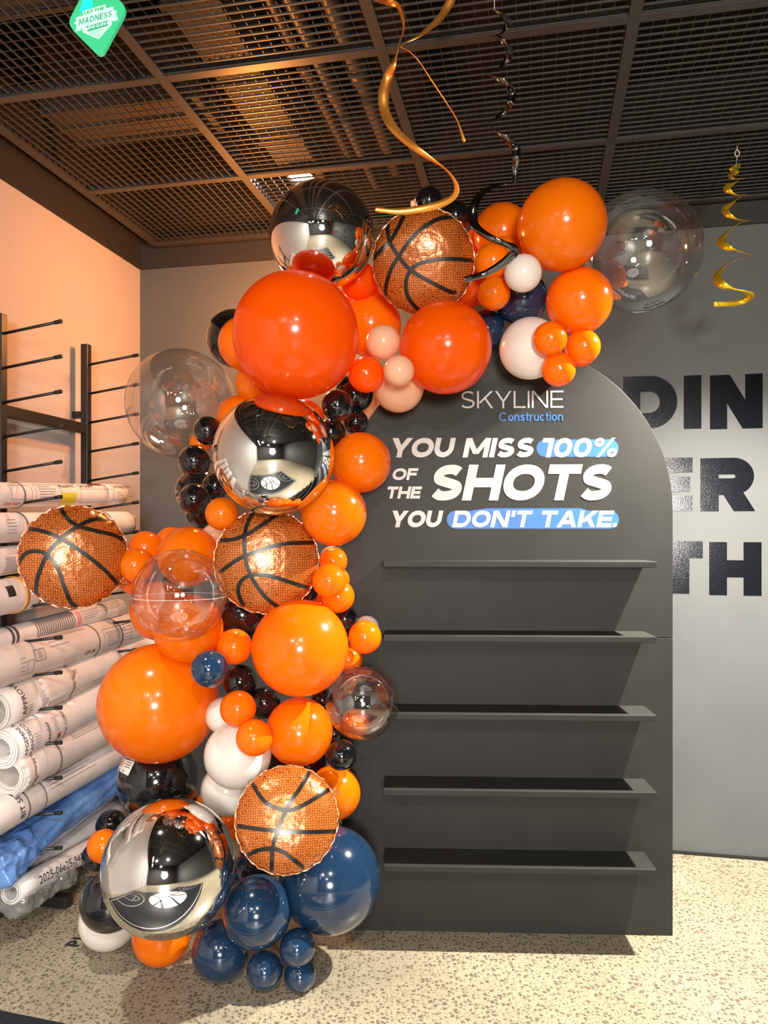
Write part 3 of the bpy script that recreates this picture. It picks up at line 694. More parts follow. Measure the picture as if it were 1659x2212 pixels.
def crumpled(p0, p1, rw, rh, seed, amp, seg=40, na=46, sag=0.0, freq=9.0):
    p0 = Vector(p0); p1 = Vector(p1); ax = (p1-p0).normalized(); L = (p1-p0).length
    side = ax.cross(ZUP).normalized(); side = side if side.dot(U) > 0 else -side; upv = side.cross(ax); upv = upv if upv.z > 0 else -upv
    c0 = (p0+p1)/2; vs = []
    for i in range(na+1):
        f = i/na
        env = min(1, (f*(1-f)*18)**.5)*.92+.08
        for k in range(seg):
            a = 2*math.pi*k/seg; q = Vector((f*L*freq, math.cos(a)*1.6+seed*3, math.sin(a)*1.6))
            nz = noise.noise(q)*.6+noise.noise(q*2.3)*.4
            ridge = abs(noise.noise(q*1.4+Vector((5, 0, 0))))
            m_ = env*(1+amp*(nz-ridge*.8))
            pt = p0+ax*f*L+side*math.cos(a)*rw*m_+upv*(math.sin(a)*rh*m_ - (sag if math.sin(a) < 0 else 0)*env*abs(math.sin(a)))
            vs.append(pt-c0)
    fs = [(i*seg+k, i*seg+(k+1) % seg, (i+1)*seg+(k+1) % seg, (i+1)*seg+k) for i in range(na) for k in range(seg)]
    fs += [tuple(range(seg))[::-1], tuple(range(na*seg, na*seg+seg))]
    mb = MB(); mb.add(vs, fs); return mb, c0
mb, c0 = crumpled(on_left_wall(26, 1945, .215)-V*.02, on_left_wall(150, 1868, .215), .062, .040, 3, .5, sag=.035, freq=16)
mb.v = [tuple(Vector(v)+c0-wr.location) for v in mb.v]
mb.obj('plastic_film', 'crinkled_film', wr)
# blue plastic bag round another roll
a0 = on_left_wall(40, 1832, .17); a1 = on_left_wall(290, 1640, .17); ax = (a1-a0).normalized()
bag = empty('plastic_bag', (a0+a1)/2, 'shiny blue plastic bag wrapped round a roll, low on the rack', 'bag')
mb, c0 = crumpled(a0-ax*.16, a1+ax*.2, .082, .074, 1, .16, seg=72, na=110, freq=3.5)
mb.v = [tuple(Vector(v)+c0-bag.location) for v in mb.v]; mb.obj('wrapping', 'blue_plastic', bag)
b0 = a0-ax*.03-ZUP*.004
mb, c0 = crumpled(b0-ax*.14, b0+ax*.05, .090, .080, 5, .30, seg=72, na=50, freq=11)
mb.v = [tuple(Vector(v)+c0-bag.location) for v in mb.v]; mb.obj('folded_end', 'blue_plastic', bag)
a0 = on_left_wall(262, 1396, .10); a1 = on_left_wall(298, 1380, .10)
mb, c0 = crumpled(a0, a1+(a1-a0)*.2, .055, .035, 8, .5, freq=14)
tag(mb.obj('plastic_bag', 'blue_plastic', loc=c0), 'scrap of blue plastic behind the large tilted orange balloon, by the room corner', 'bag')
# ================================================================== BALLOONS
BALLOONS = [
("TRbig", "o", 0.567, 2.42, 2.4507, 0.1398, "largest orange balloon at the top of the arch, overlapping the big clear balloon"),
("TRclear", "c", 0.8869, 2.62, 2.4392, 0.2026, "big clear bubble balloon at the top end of the arch, before the grey wall"),
("TRo3", "o", 0.6482, 2.5208, 2.241, 0.1088, "orange balloon under the largest top one, above a cluster of four small orange balloons"),
("TRo4", "o", 0.4201, 2.7006, 2.5374, 0.1011, "orange balloon behind the curling silver ribbon, beside the largest top orange one"),
("TRo5", "o", 0.4164, 2.6027, 2.427, 0.0581, "small orange balloon half hidden between the silver ribbon and the cream balloon"),
("TRo6", "o", 0.3604, 2.522, 2.3714, 0.0609, "small orange balloon that the end of the silver ribbon crosses"),
("TRcream", "w", 0.4432, 2.42, 2.2985, 0.0591, "small cream white balloon resting on the navy balloon near the top of the arch"),
("TRo8", "o", 0.3645, 2.518, 2.2642, 0.0545, "small orange balloon touching the navy balloon, just below the silver ribbon end"),
("TRn9", "n", 0.481, 2.6546, 2.2884, 0.0923, "glossy navy balloon under the small cream balloon at the top of the arch"),
("TRn10", "n", 0.3637, 2.7071, 2.1943, 0.0695, "dark navy balloon peeking out between two large balloons over the board"),
("TRw11", "w", 0.5058, 2.625, 2.108, 0.1063, "round white balloon hanging over the top of the black board"),
("TRo12", "o", 0.5419, 2.4804, 2.1043, 0.0556, "small orange balloon overlapping the round white balloon, top one of its cluster"),
("TRo13", "o", 0.661, 2.5192, 2.088, 0.0563, "small orange balloon nearest the wall lettering in the cluster above the board"),
("TRo14", "o", 0.7021, 2.7074, 2.1202, 0.0569, "small orange balloon almost hidden behind its twin in the cluster above the board"),
("TRo15", "o", 0.5798, 2.52, 2.0129, 0.0559, "small orange balloon hanging lowest over the arched top of the board"),
("MidBig", "e", 0.2036, 2.5103, 2.0824, 0.1515, "large glowing orange balloon directly under the upper basketball balloon"),
("Mid18", "e", 0.3024, 2.72, 2.3632, 0.0838, "orange balloon tucked behind the rim of the upper basketball balloon"),
("Mid18b", "o", 0.3769, 2.8567, 2.554, 0.0755, "orange balloon deep behind the silver ribbon and the upper basketball balloon"),
("Mid19", "o", -0.0497, 2.7687, 2.2266, 0.1127, "pale orange balloon behind the two peach balloons and the huge orange one"),
("Mid20", "o", -0.0738, 2.92, 2.3785, 0.0783, "orange balloon deep behind the upper basketball balloon and black mirror balloon"),
("Mid21", "e", -0.0906, 2.6786, 2.3598, 0.0668, "orange balloon squeezed between the topmost mirror balloon and the upper basketball"),
("Mid22", "p", -0.0023, 2.52, 2.1035, 0.0574, "small peach balloon beside the huge orange balloon, upper of a peach pair"),
("Mid23", "p", 0.0479, 2.42, 1.9874, 0.0489, "small pale peach balloon in front of the large glowing orange one"),
("Mid24", "e", -0.0591, 2.52, 1.996, 0.0597, "small orange balloon under the upper small peach balloon"),
("Mid25", "p", 0.0505, 2.6297, 1.9749, 0.0874, "peach balloon hanging down over the board beside the word SKYLINE"),
("Mid26", "p", -0.1059, 2.92, 1.9693, 0.0813, "peach balloon hidden behind the small black balloons"),
("HugeO", "e", -0.2806, 2.42, 2.0999, 0.2005, "huge glossy orange balloon between the topmost and middle mirror balloons"),
("Mir1", "m", -0.2051, 2.5128, 2.4544, 0.1728, "topmost chrome mirror balloon, close under the bright ceiling lamp"),
("L29", "k", -0.5801, 2.9544, 2.2247, 0.1116, "dark smoky balloon half behind the huge orange one, before the back wall"),
("L30", "o", -0.4814, 2.6392, 2.1277, 0.0943, "orange balloon between the huge orange one and a dark smoky balloon"),
("L31", "o", -0.4645, 2.7272, 2.0068, 0.0695, "orange balloon showing between a clear bubble and the huge orange balloon"),
("L32", "n", -0.41, 2.8324, 2.0238, 0.0596, "navy balloon barely showing between the huge orange and middle mirror balloon"),
("L33", "o", -0.5243, 2.7812, 1.8849, 0.0886, "orange balloon behind the middle mirror balloon, on the clear bubble side"),
("L34", "o", -0.2892, 2.72, 1.8728, 0.0773, "orange balloon behind the middle mirror balloon, on the black balloon side"),
("Mir2", "m", -0.3506, 2.416, 1.7186, 0.1923, "large chrome mirror balloon in the middle of the garland, above a basketball balloon"),
("K36", "k", -0.1544, 2.52, 1.8932, 0.0529, "small glossy black balloon just below the huge orange balloon"),
("K37", "k", -0.1073, 2.7291, 1.9706, 0.0693, "black balloon behind a small black one, under a small orange one"),
("K38", "k", -0.1016, 2.7109, 1.8667, 0.0444, "small black balloon at the edge of the board beside the peach balloons"),
("K39", "k", -0.1829, 2.62, 1.8154, 0.05, "small black balloon wedged between the middle mirror and an orange balloon"),
("R40", "o", -0.0805, 2.62, 1.7129, 0.1043, "orange balloon beside the words OF THE on the board"),
("R41", "o", -0.1667, 2.524, 1.5368, 0.109, "orange balloon between the middle mirror and the words YOU DON'T TAKE"),
("R42", "w", -0.1928, 2.7869, 1.3781, 0.0424, "white balloon almost hidden above the small orange trio beside the board"),
("R43", "o", -0.1804, 2.7028, 1.3696, 0.0502, "topmost small orange balloon of the column beside the second basketball"),
("R44", "o", -0.182, 2.52, 1.3111, 0.0563, "small orange balloon overlapping the rim of the second basketball, front of its column"),
("R44b", "o", -0.1691, 2.7606, 1.2999, 0.0445, "small orange balloon hidden at the back of the column beside the board"),
("R45", "o", -0.1589, 2.62, 1.2517, 0.0573, "lowest small orange balloon of the column beside the second basketball"),
("R46", "e", -0.2384, 2.8441, 1.2061, 0.0449, "orange balloon peeking out between a basketball balloon and a big orange one"),
("K47", "k", -0.2804, 2.7959, 1.2499, 0.039, "black balloon barely showing under the rim of the second basketball"),
("K48", "k", -0.1401, 2.72, 1.1616, 0.0454, "small black balloon beside the big orange one, near the second shelf"),
("W49", "w", -0.0628, 2.7469, 1.125, 0.0459, "small white balloon behind an orange one, near the second shelf"),
("R50", "o", -0.0663, 2.62, 1.1111, 0.0576, "small orange balloon in front of the second shelf of the board"),
("R51", "o", -0.1285, 2.72, 1.0174, 0.051, "small orange balloon just above the small clear bubble balloon"),
("C52", "o", -0.2778, 2.52, 1.0897, 0.16, "big orange balloon in the middle of the column, below the second basketball"),
("C53", "o", -0.5165, 2.62, 1.0776, 0.0613, "small orange balloon between a big orange one and the small navy one"),
("N54", "n", -0.5567, 2.42, 1.0376, 0.0596, "small navy balloon in front of the large tilted orange balloon"),
("K55", "k", -0.5147, 2.72, 0.9379, 0.0611, "glossy black balloon beside the small navy balloon"),
("K56", "k", -0.4264, 2.717, 0.8623, 0.0577, "glossy black balloon under the big orange balloon in mid column"),
("C57", "o", -0.4835, 2.5148, 0.8884, 0.0596, "small orange balloon on top of the white balloon stack"),
("W58", "w", -0.5612, 2.6576, 0.8306, 0.0636, "small white balloon half behind a small orange one"),
("C59", "o", -0.4192, 2.4526, 0.8089, 0.0591, "small orange balloon resting on the large white balloon"),
("C60", "o", -0.2911, 2.6065, 0.7884, 0.1151, "medium orange balloon directly above the lowest basketball balloon"),
("W61", "w", -0.4932, 2.5607, 0.7211, 0.1121, "large white balloon in the lower column beneath two small orange ones"),
("W62", "w", -0.5553, 2.6857, 0.5624, 0.0915, "lower white balloon between the large white one and the lowest basketball"),
("ClR", "c", -0.0736, 2.6006, 0.8899, 0.1258, "small clear bubble balloon in front of the third shelf"),
("R63", "o", -0.1038, 2.7259, 0.7855, 0.0531, "small orange balloon seen through the small clear bubble"),
("K64", "k", -0.2293, 2.818, 0.8496, 0.0458, "black balloon behind the small clear bubble balloon"),
("K65", "k", -0.1449, 2.598, 0.7088, 0.0526, "black balloon just below the small clear bubble balloon"),
("K66", "k", -0.1821, 2.779, 0.7345, 0.0383, "small black balloon between the clear bubble and a medium orange balloon"),
("R67", "o", -0.1774, 2.6845, 0.5514, 0.0945, "orange balloon behind the lowest basketball, beside the fourth shelf"),
("K68", "k", -0.2684, 2.7963, 0.633, 0.0599, "black balloon hidden behind the medium orange one and the lowest basketball"),
("K68b", "k", -0.3875, 2.7947, 0.6164, 0.0597, "black balloon hidden between the white stack and the lowest basketball"),
("BigL", "o", -0.8062, 2.7172, 0.8624, 0.2101, "large tilted orange balloon beside the shelved paper rolls"),
("L70", "o", -0.676, 2.6233, 1.14, 0.1186, "orange balloon under the clear bubble, above the large tilted orange balloon"),
("L71", "o", -0.8492, 2.8788, 1.1733, 0.1114, "orange balloon behind the clear bubble, next to the paper rolls"),
("ClM", "c", -0.6497, 2.4167, 1.273, 0.1472, "clear bubble balloon with a thin seam, in front of several orange balloons"),
("L73", "o", -0.6755, 2.62, 1.3891, 0.1036, "orange balloon showing above the seamed clear bubble"),
("L74", "o", -0.8057, 2.877, 1.4309, 0.0611, "orange balloon behind another above the seamed clear bubble"),
("L75", "o", -0.8766, 2.7902, 1.4137, 0.0627, "upper small orange balloon next to the outlying basketball balloon"),
("L76", "o", -0.8805, 2.6929, 1.3553, 0.0604, "middle small orange balloon touching the outlying basketball balloon"),
("L77", "o", -0.9462, 2.8612, 1.2882, 0.0509, "lowest small orange balloon between the outlying basketball and the seamed clear bubble"),
("L78", "o", -0.5383, 2.52, 1.5338, 0.0547, "small orange balloon below the middle mirror, on top of the second basketball"),
("L79", "p", -0.6318, 2.82, 1.4577, 0.0459, "pale orange balloon tucked behind the second basketball rim"),
("ClL", "c", -0.7838, 2.9397, 1.9686, 0.2104, "large clear bubble balloon in front of the room corner"),
("K81", "k", -0.6308, 2.72, 1.8365, 0.0517, "small glossy black balloon overlapping the large corner clear bubble"),
("L82", "o", -0.6835, 2.8204, 1.8015, 0.0389, "tiny bit of orange balloon behind the small glossy black one by the corner bubble"),
("K83", "k", -0.6902, 2.7655, 1.7311, 0.0588, "glossy black balloon beside the middle mirror, second from the corner bubble"),
("K84", "k", -0.7038, 2.82, 1.5952, 0.0579, "glossy black balloon above the seamed clear bubble cluster, next to a small orange one"),
("K85", "k", -0.6488, 2.92, 1.6491, 0.051, "black balloon squeezed beside the lower edge of the middle mirror"),
("K86", "k", -0.758, 3.1305, 1.6383, 0.1005, "smoky dark balloon behind the glossy black ones at the middle mirror"),
("K87", "k", -0.7199, 3.0095, 1.5515, 0.0651, "lowest black balloon beside the small orange one under the middle mirror"),
("K88", "k", -0.5229, 2.82, 1.1657, 0.1019, "black balloon in the gap under the second basketball"),
("K89", "k", -0.8414, 2.8326, 0.5516, 0.149, "large black balloon with a paper tag, under the large tilted orange one"),
("L91", "o", -0.6734, 2.8803, 0.4388, 0.0438, "orange balloon peeking out above the lowest mirror balloon"),
("L91b", "o", -0.5907, 2.8713, 0.3476, 0.0502, "orange balloon deep between the lowest mirror and the lowest basketball"),
("K92", "k", -1.0779, 3.0, 0.3134, 0.0597, "small black balloon below the large tagged black balloon"),
("L93", "o", -0.9964, 2.7, 0.3561, 0.0577, "small orange balloon beside the lowest mirror, before the blue plastic bag"),
("K94", "k", -1.0607, 2.8, 0.2751, 0.0533, "small black balloon behind the small orange one next to the blue bag"),
("K95", "k", -0.9258, 2.5706, 0.2232, 0.0992, "smoky black balloon reflecting the room, on top of the white floor balloon"),
("W96", "w", -0.9768, 2.6939, 0.0972, 0.1019, "white balloon resting on the floor under the smoky black one"),
("Mir3", "m", -0.6669, 2.357, 0.4344, 0.2032, "largest chrome mirror balloon near the floor"),
("O98", "o", -0.7412, 2.5333, 0.1303, 0.0963, "orange balloon on the floor under the largest mirror balloon"),
("N99", "n", -0.5373, 2.5032, 0.0945, 0.095, "navy balloon on the floor between the orange one and the small navy trio"),
("N100", "n", -0.4066, 2.4342, 0.2565, 0.1103, "navy balloon stacked in the middle of the navy floor cluster"),
("N101", "n", -0.1826, 2.5603, 0.3034, 0.1708, "largest navy balloon, beside the lowest shelf of the board"),
("N102", "n", -0.2767, 2.4214, 0.149, 0.0571, "small navy balloon on top of the floor trio"),
("N103", "n", -0.3799, 2.4207, 0.0771, 0.0576, "small navy balloon of the floor trio, next to the medium navy one"),
("N104", "n", -0.2701, 2.4414, 0.05, 0.0517, "small navy balloon of the floor trio under another, closest to the board"),
("N105", "n", -0.4775, 2.755, 0.2295, 0.0796, "navy balloon hidden under the lowest basketball balloon"),
("K106", "k", 0.1541, 2.62, 2.6123, 0.0501, "small dark balloon on top of the upper basketball balloon"),
("K107", "k", 0.2545, 2.72, 2.6024, 0.0549, "black balloon behind the upper edge of the upper basketball"),
("F1", "f", 0.1308, 2.52, 2.3688, 0.1673, "uppermost basketball foil balloon, under the ceiling swirl"),
("F2", "f", -1.0695, 2.62, 1.3878, 0.1755, "outlying basketball foil balloon in front of the paper rolls"),
("F3", "f", -0.3893, 2.52, 1.376, 0.1706, "basketball foil balloon directly under the middle mirror balloon"),
("F4", "f", -0.3034, 2.3747, 0.5762, 0.1586, "lowest basketball foil balloon, above the navy floor cluster"),
]
SPINE = [P(x, y, z) for x, y, z in ((1330, 520, 2.85), (1150, 640, 2.85), (960, 650, 2.85), (760, 740, 2.95), (620, 860, 2.95), (560, 1000, 2.95), (520, 1200, 2.9), (500, 1400, 2.85), (540, 1600, 2.8), (500, 1800, 2.8), (520, 1990, 2.75))]
def tail_dir(c):
    best = min(((s_-c).length, i) for i, s_ in enumerate(SPINE))[1]
    d = (SPINE[best]-c); d.y = max(d.y, .05); d = d.normalized()
    view = (c-cam.location).normalized()
    if d.dot(view) < .25: d = (d+view*.6).normalized()
    return d
def balloon_mesh(mat, seg=64, rings=40):
    prof = []
    for i in range(rings+1):
        a = math.pi*i/rings; z = math.cos(a); r = math.sin(a)
        if a > R(138):                                     # drawn-in neck
            f = (a-R(138))/(math.pi-R(138)); z = -math.cos(R(42))-f*.43-.02*f*f; r = math.sin(R(42))*(1-f)**1.55+.055*f
        prof.append((max(r, 0.0), z))
    mb = MB(); mb.lathe(prof, seg); return mb.mesh('latex_balloon', mat)
def knot_mesh(mat):
    mb = MB(); mb.lathe([(.05, -1.16), (.085, -1.19), (.09, -1.215), (.06, -1.235), (.05, -1.25), (.075, -1.29), (.11, -1.33), (.10, -1.335), (.0, -1.30)], 20); return mb.mesh('knot', mat)
def bubble_mesh(mat):
    mb = MB(); prof = []
    for i in range(61):
        a = math.pi*i/60; r = math.sin(a); z = math.cos(a)
        if i > 55: r *= 1-.10*(i-55)/5; z -= .02*(i-55)/5
        prof.append((max(r, 0), z))
    mb.lathe(prof, 96); return mb.mesh('bubble', mat, merge=1e-5)
def tab_mesh(mat):
    mb = MB(); mb.box((0, 0, -1.09), Vector((.05, 0, 0)), Vector((0, .004, 0)), Vector((0, 0, .09))); return mb.mesh('filling_tab', mat, False)
MATN = dict(o='latex_orange', e='latex_orange_glow', p='latex_peach_tint', w='latex_white', k='latex_black', n='latex_navy', c='clear_film', m='mirror_foil')
ME = {}
for kk in 'oepwkn': ME[kk] = (balloon_mesh(MATN[kk]), knot_mesh(MATN[kk]))
for kk in 'cm': ME[kk] = (bubble_mesh(MATN[kk]), tab_mesh(MATN[kk]))
BNAME = dict(c='clear_balloon', m='mirror_balloon')
GRP = 'balloons of the garland'
def aim(o, d, spin=0.0):
    q = (-d).to_track_quat('Z', 'Y'); o.rotation_mode = 'QUATERNION'; o.rotation_quaternion = q
rnd = random.Random(3)
BYKEY = {}
FOILS = {}
for key, kk, x, y, z, r, label in BALLOONS:
    c = Vector((x, y, z))
    if kk == 'f': FOILS[key] = (c, r, label); continue
    d = tail_dir(c)
    body, small = ME[kk]
    o = link(BNAME.get(kk, 'latex_balloon'), body); o.location = c
    o.scale = (r, r, r)
    aim(o, d)
    tag(o, label, 'balloon', GRP)
    link('knot' if kk not in 'cm' else 'filling_tab', small, o)
    BYKEY[key] = o
# thin welded seam round one clear bubble
o = BYKEY['ClM']; q = o.rotation_quaternion.inverted(); r = o.scale[0]
mb = MB(); pts = []
for i in range(97):
    a = 2*math.pi*i/96; v = q @ (Vector((math.cos(a), math.sin(a), -.03)).normalized()*1.003); pts.append(v)
mb.tube(pts, .004, 6, caps=False); mb.obj('seam', 'clear_seam', o)
# paper tag on the black balloon
o = BYKEY['K89']; c = Vector(o.location); r = o.scale[0]
def on_sphere(px, py, c, r):
    dv = Vector(((px-CX)/FPX, 1, -(py-CY)/FPX)).normalized(); oc = cam.location-c; b_ = dv.dot(oc); cc = oc.dot(oc)-r*r
    disc = max(0, b_*b_-cc); return cam.location+dv*(-b_-math.sqrt(disc))
inv = None
def tag_patch(corners, name, mat, h, n=6):
    A, B, C_, D_ = corners; vs = []
    M_ = Matrix.LocRotScale(o.location, o.rotation_quaternion, o.scale).inverted()
    for j in range(n+1):
        for i in range(n+1):
            u, v = i/n, j/n
            x = (A[0]*(1-u)+B[0]*u)*(1-v)+(D_[0]*(1-u)+C_[0]*u)*v; y = (A[1]*(1-u)+B[1]*u)*(1-v)+(D_[1]*(1-u)+C_[1]*u)*v
            p = on_sphere(x, y, c, r); p = c+(p-c).normalized()*(r*1.004+h); vs.append(M_ @ p)
    mb = MB(); mb.add(vs, [(j*(n+1)+i, j*(n+1)+i+1, (j+1)*(n+1)+i+1, (j+1)*(n+1)+i) for j in range(n) for i in range(n)])
    ob = mb.obj(name, mat, par_tag[0] if par_tag else o); return ob
par_tag = []
TA, TB, TC, TD = (263, 1638), (291, 1646), (277, 1676), (250, 1661)
tp = tag_patch((TA, TB, TC, TD), 'paper_tag', 'tag_card', .0006); tp['label'] = 'small cream paper tag'
def sub(u0, u1, v0, v1):
    f = lambda u, v: tuple((TA[k]*(1-u)+TB[k]*u)*(1-v)+(TD[k]*(1-u)+TC[k]*u)*v for k in (0, 1))
    return (f(u0, v0), f(u1, v0), f(u1, v1), f(u0, v1))
par_tag.append(tp)
tag_patch(sub(.10, .34, .10, .62), 'print', 'tag_pink', .0009, 3)
for v in (.12, .30, .48): tag_patch(sub(.50, .88, v, v+.05), 'print', 'ink_black', .0009, 3)
tag_patch(sub(.45, .62, .80, .86), 'print', 'ink_grey', .0009, 3)
# ------------------------------------------------------------------ basketball foil balloons
def foil_surface(u, v):
    q = math.hypot(u, v); a = math.atan2(v, u)
    if q >= 1: return 0.0
    h = .40*(1-q**2.6)**.62
    wr = (.5*math.sin(46*a+3*math.sin(5*a))+.5*math.sin(31*a+1.3))*(.7+.3*math.sin(3*a))
    return h+.016*q**7*wr*(1-q**40)+.010*q**3*math.sin(7*a+2*math.sin(2*a))*(1-q)
def foil_rim(a): return 1+.007*math.sin(26*a)+.004*math.sin(41*a+1)
FL = dict(
 F1=(2.9625, 780, 360, [[(275, 315), (215, 430), (180, 480), (75, 590)], [(168, 355), (180, 470), (240, 575), (315, 660), (430, 730), (570, 800), (612, 802)],
     [(610, 318), (480, 340), (340, 440), (240, 575), (190, 660), (160, 760), (155, 850)], [(722, 602), (560, 590), (430, 605), (340, 640), (290, 720), (295, 820), (350, 900), (405, 928)]]),
 F2=(4.809, 0, 1020, [[(628, 372), (700, 480), (815, 560), (1000, 610), (1200, 660), (1322, 745)], [(1170, 495), (980, 490), (815, 560), (630, 690), (490, 860), (400, 1060), (375, 1200), (390, 1295)],
     [(300, 588), (470, 620), (630, 690), (880, 850), (1080, 1010), (1240, 1180)], [(188, 955), (260, 850), (370, 820), (490, 860), (600, 1000), (660, 1170), (730, 1340), (795, 1405)]]),
 F3=(3.77, 430, 820, [[(448, 1072), (395, 1170), (370, 1280), (375, 1440), (410, 1570), (470, 1680), (560, 1790), (670, 1868)], [(150, 1312), (280, 1300), (380, 1265), (480, 1205), (635, 1100)],
     [(180, 1560), (290, 1480), (390, 1430), (560, 1370), (720, 1335), (950, 1328)], [(362, 1845), (320, 1740), (330, 1660), (390, 1605), (480, 1590), (600, 1605), (740, 1650), (895, 1698)]]),
 F4=(3.607, 400, 1620, [[(978, 158), (900, 290), (800, 440), (720, 630), (680, 780), (675, 955)], [(520, 258), (600, 380), (680, 440), (800, 470), (920, 430), (1130, 302)],
     [(392, 588), (560, 615), (720, 630), (900, 640), (1180, 632)], [(462, 836), (560, 785), (680, 770), (770, 800), (850, 860), (925, 920)]]))
for key, (c, r, label) in FOILS.items():
    w_ = (cam.location-c).normalized(); u_ = ZUP.cross(w_).normalized(); v_ = w_.cross(u_)
    Mx = Matrix((u_, v_, w_)).transposed().to_4x4()
    root = empty('basketball_balloon', c, label, 'balloon', 'basketball foil balloons'); root.rotation_euler = Mx.to_euler(); root.scale = (r, r, r)
    nr, ns = 44, 180; vs = []; fs = []
    mb = MB(); front = [(0, 0, foil_surface(0, 0))]; back = [(0, 0, -foil_surface(0, 0)*.9)]
    for side in (1, -1):
        vs = [(0, 0, side*foil_surface(0, 0))]; fs = []
        for i in range(1, nr+1):
            q = math.sin(math.pi/2*i/nr)
            for k in range(ns):
                a = 2*math.pi*k/ns; rr = q*(1+(foil_rim(a)-1)*q**6)
                h = foil_surface(q*math.cos(a), q*math.sin(a))
                if i == nr: h = .008*math.sin(26*a)*side
                vs.append((rr*math.cos(a), rr*math.sin(a), side*h))
        fs = [(0, 1+k, 1+(k+1) % ns) for k in range(ns)]
        fs += [(1+(i-1)*ns+k, 1+i*ns+k, 1+i*ns+(k+1) % ns, 1+(i-1)*ns+(k+1) % ns) for i in range(1, nr) for k in range(ns)]
        mb.add(vs, fs)
    body = mb.obj('foil_body', 'basketball_foil', root, merge=1e-4)
    # flat welded hem
    mb = MB(); vs = []
    for k in range(ns):
        a = 2*math.pi*k/ns
        for e in (0, 1):
            rr = foil_rim(a)*(1.0+(.020+.006*math.sin(19*a))*e); vs.append((rr*math.cos(a), rr*math.sin(a), .006*math.sin(26*a)))
    mb.add(vs, [(2*k, 2*k+1, (2*k+3) % (2*ns), (2*k+2) % (2*ns)) for k in range(ns)]); mb.obj('hem', 'basketball_foil', root)
    sc, ox, oy, lines = FL[key]
    for ln in lines:
        pts = []
        for x, y in ln:
            px, py = ox+x/sc, oy+y/sc
            # meet the pillow surface along the viewing ray
            dv = Vector(((px-CX)/FPX, 1, -(py-CY)/FPX)).normalized()
            loc = lambda p: Vector(((p-c).dot(u_), (p-c).dot(v_), (p-c).dot(w_)))/r
            s_ = (c-cam.location).length/dv.dot(-w_)*1.0
            h = .3
            for _ in range(12):
                s_ = ((c+w_*h*r)-cam.location).dot(w_)/dv.dot(w_); lp = loc(cam.location+dv*s_)
                h = foil_surface(lp.x, lp.y) if lp.xy.length < 1 else 0
            pts.append((lp.x, lp.y, 0))
        pts = catmull(pts, 12); mb = MB(); vs = []
        for i, p in enumerate(pts):
            t_ = (pts[min(i+1, len(pts)-1)]-pts[max(i-1, 0)]).normalized(); nn = Vector((-t_.y, t_.x, 0)); hw = .038
            for e in (-1, -.33, .33, 1):
                q_ = p+nn*hw*e; L_ = math.hypot(q_.x, q_.y)
                if L_ > .995: q_ = q_*(.995/L_)
                vs.append((q_.x, q_.y, foil_surface(q_.x, q_.y)+.009))
        mb.add(vs, [(4*i+k, 4*i+k+1, 4*i+k+5, 4*i+k+4) for i in range(len(pts)-1) for k in range(3)])
        mb.obj('ball_line', 'seam_black', root)
    mb = MB(); an = dict(F1=R(100), F2=R(-30), F3=R(-20), F4=R(25))[key]; d2 = Vector((math.cos(an), math.sin(an), 0)); n2 = Vector((-d2.y, d2.x, 0))
    mb.add([d2*1.0-n2*.07, d2*1.0+n2*.07, d2*1.16+n2*.05+ZUP*-.03, d2*1.16-n2*.05+ZUP*-.03], [(0, 1, 2, 3)]); mb.obj('filling_tab', 'basketball_foil', root)
# ================================================================== HANGING SWIRLS
def ribbon(name, keys, mat, label, group, thread=None, cat='swirl', sub=10):
    """keys: (px, py, depth, half width in metres, turn in degrees); a foil strip along a 3D curve"""
    c = [P(k[0], k[1], k[2]) for k in keys]; pts = catmull(c, sub)
    hw = catmull([(k[3], k[4], 0) for k in keys], sub)
    o0 = c[0]; root = empty(name, o0, label, cat, group)
    mb = MB(); vs = []
    for i, p in enumerate(pts):
        t_ = (pts[min(i+1, len(pts)-1)]-pts[max(i-1, 0)]).normalized()
        view = (p-cam.location).normalized(); a = t_.cross(view)
        a = a.normalized() if a.length > 1e-4 else Vector((1, 0, 0)); b_ = t_.cross(a)
        w_ = a*math.cos(R(hw[i].y))+b_*math.sin(R(hw[i].y))
        for e in (-1, 0, 1): vs.append(p+w_*hw[i].x*e-o0)
    mb.add(vs, [(3*i+k, 3*i+k+1, 3*i+k+4, 3*i+k+3) for i in range(len(pts)-1) for k in range(2)])
    ob = mb.obj('foil_strip', mat, root); sd = ob.modifiers.new('thickness', 'SOLIDIFY'); sd.thickness = .0006; sd.offset = 0
    if thread: 
        mb = MB(); mb.tube([Vector(q)-o0 for q in thread], .0009, 6); mb.obj('thread', 'clear_seam', root)
    return root
G3 = 'hanging foil swirls'
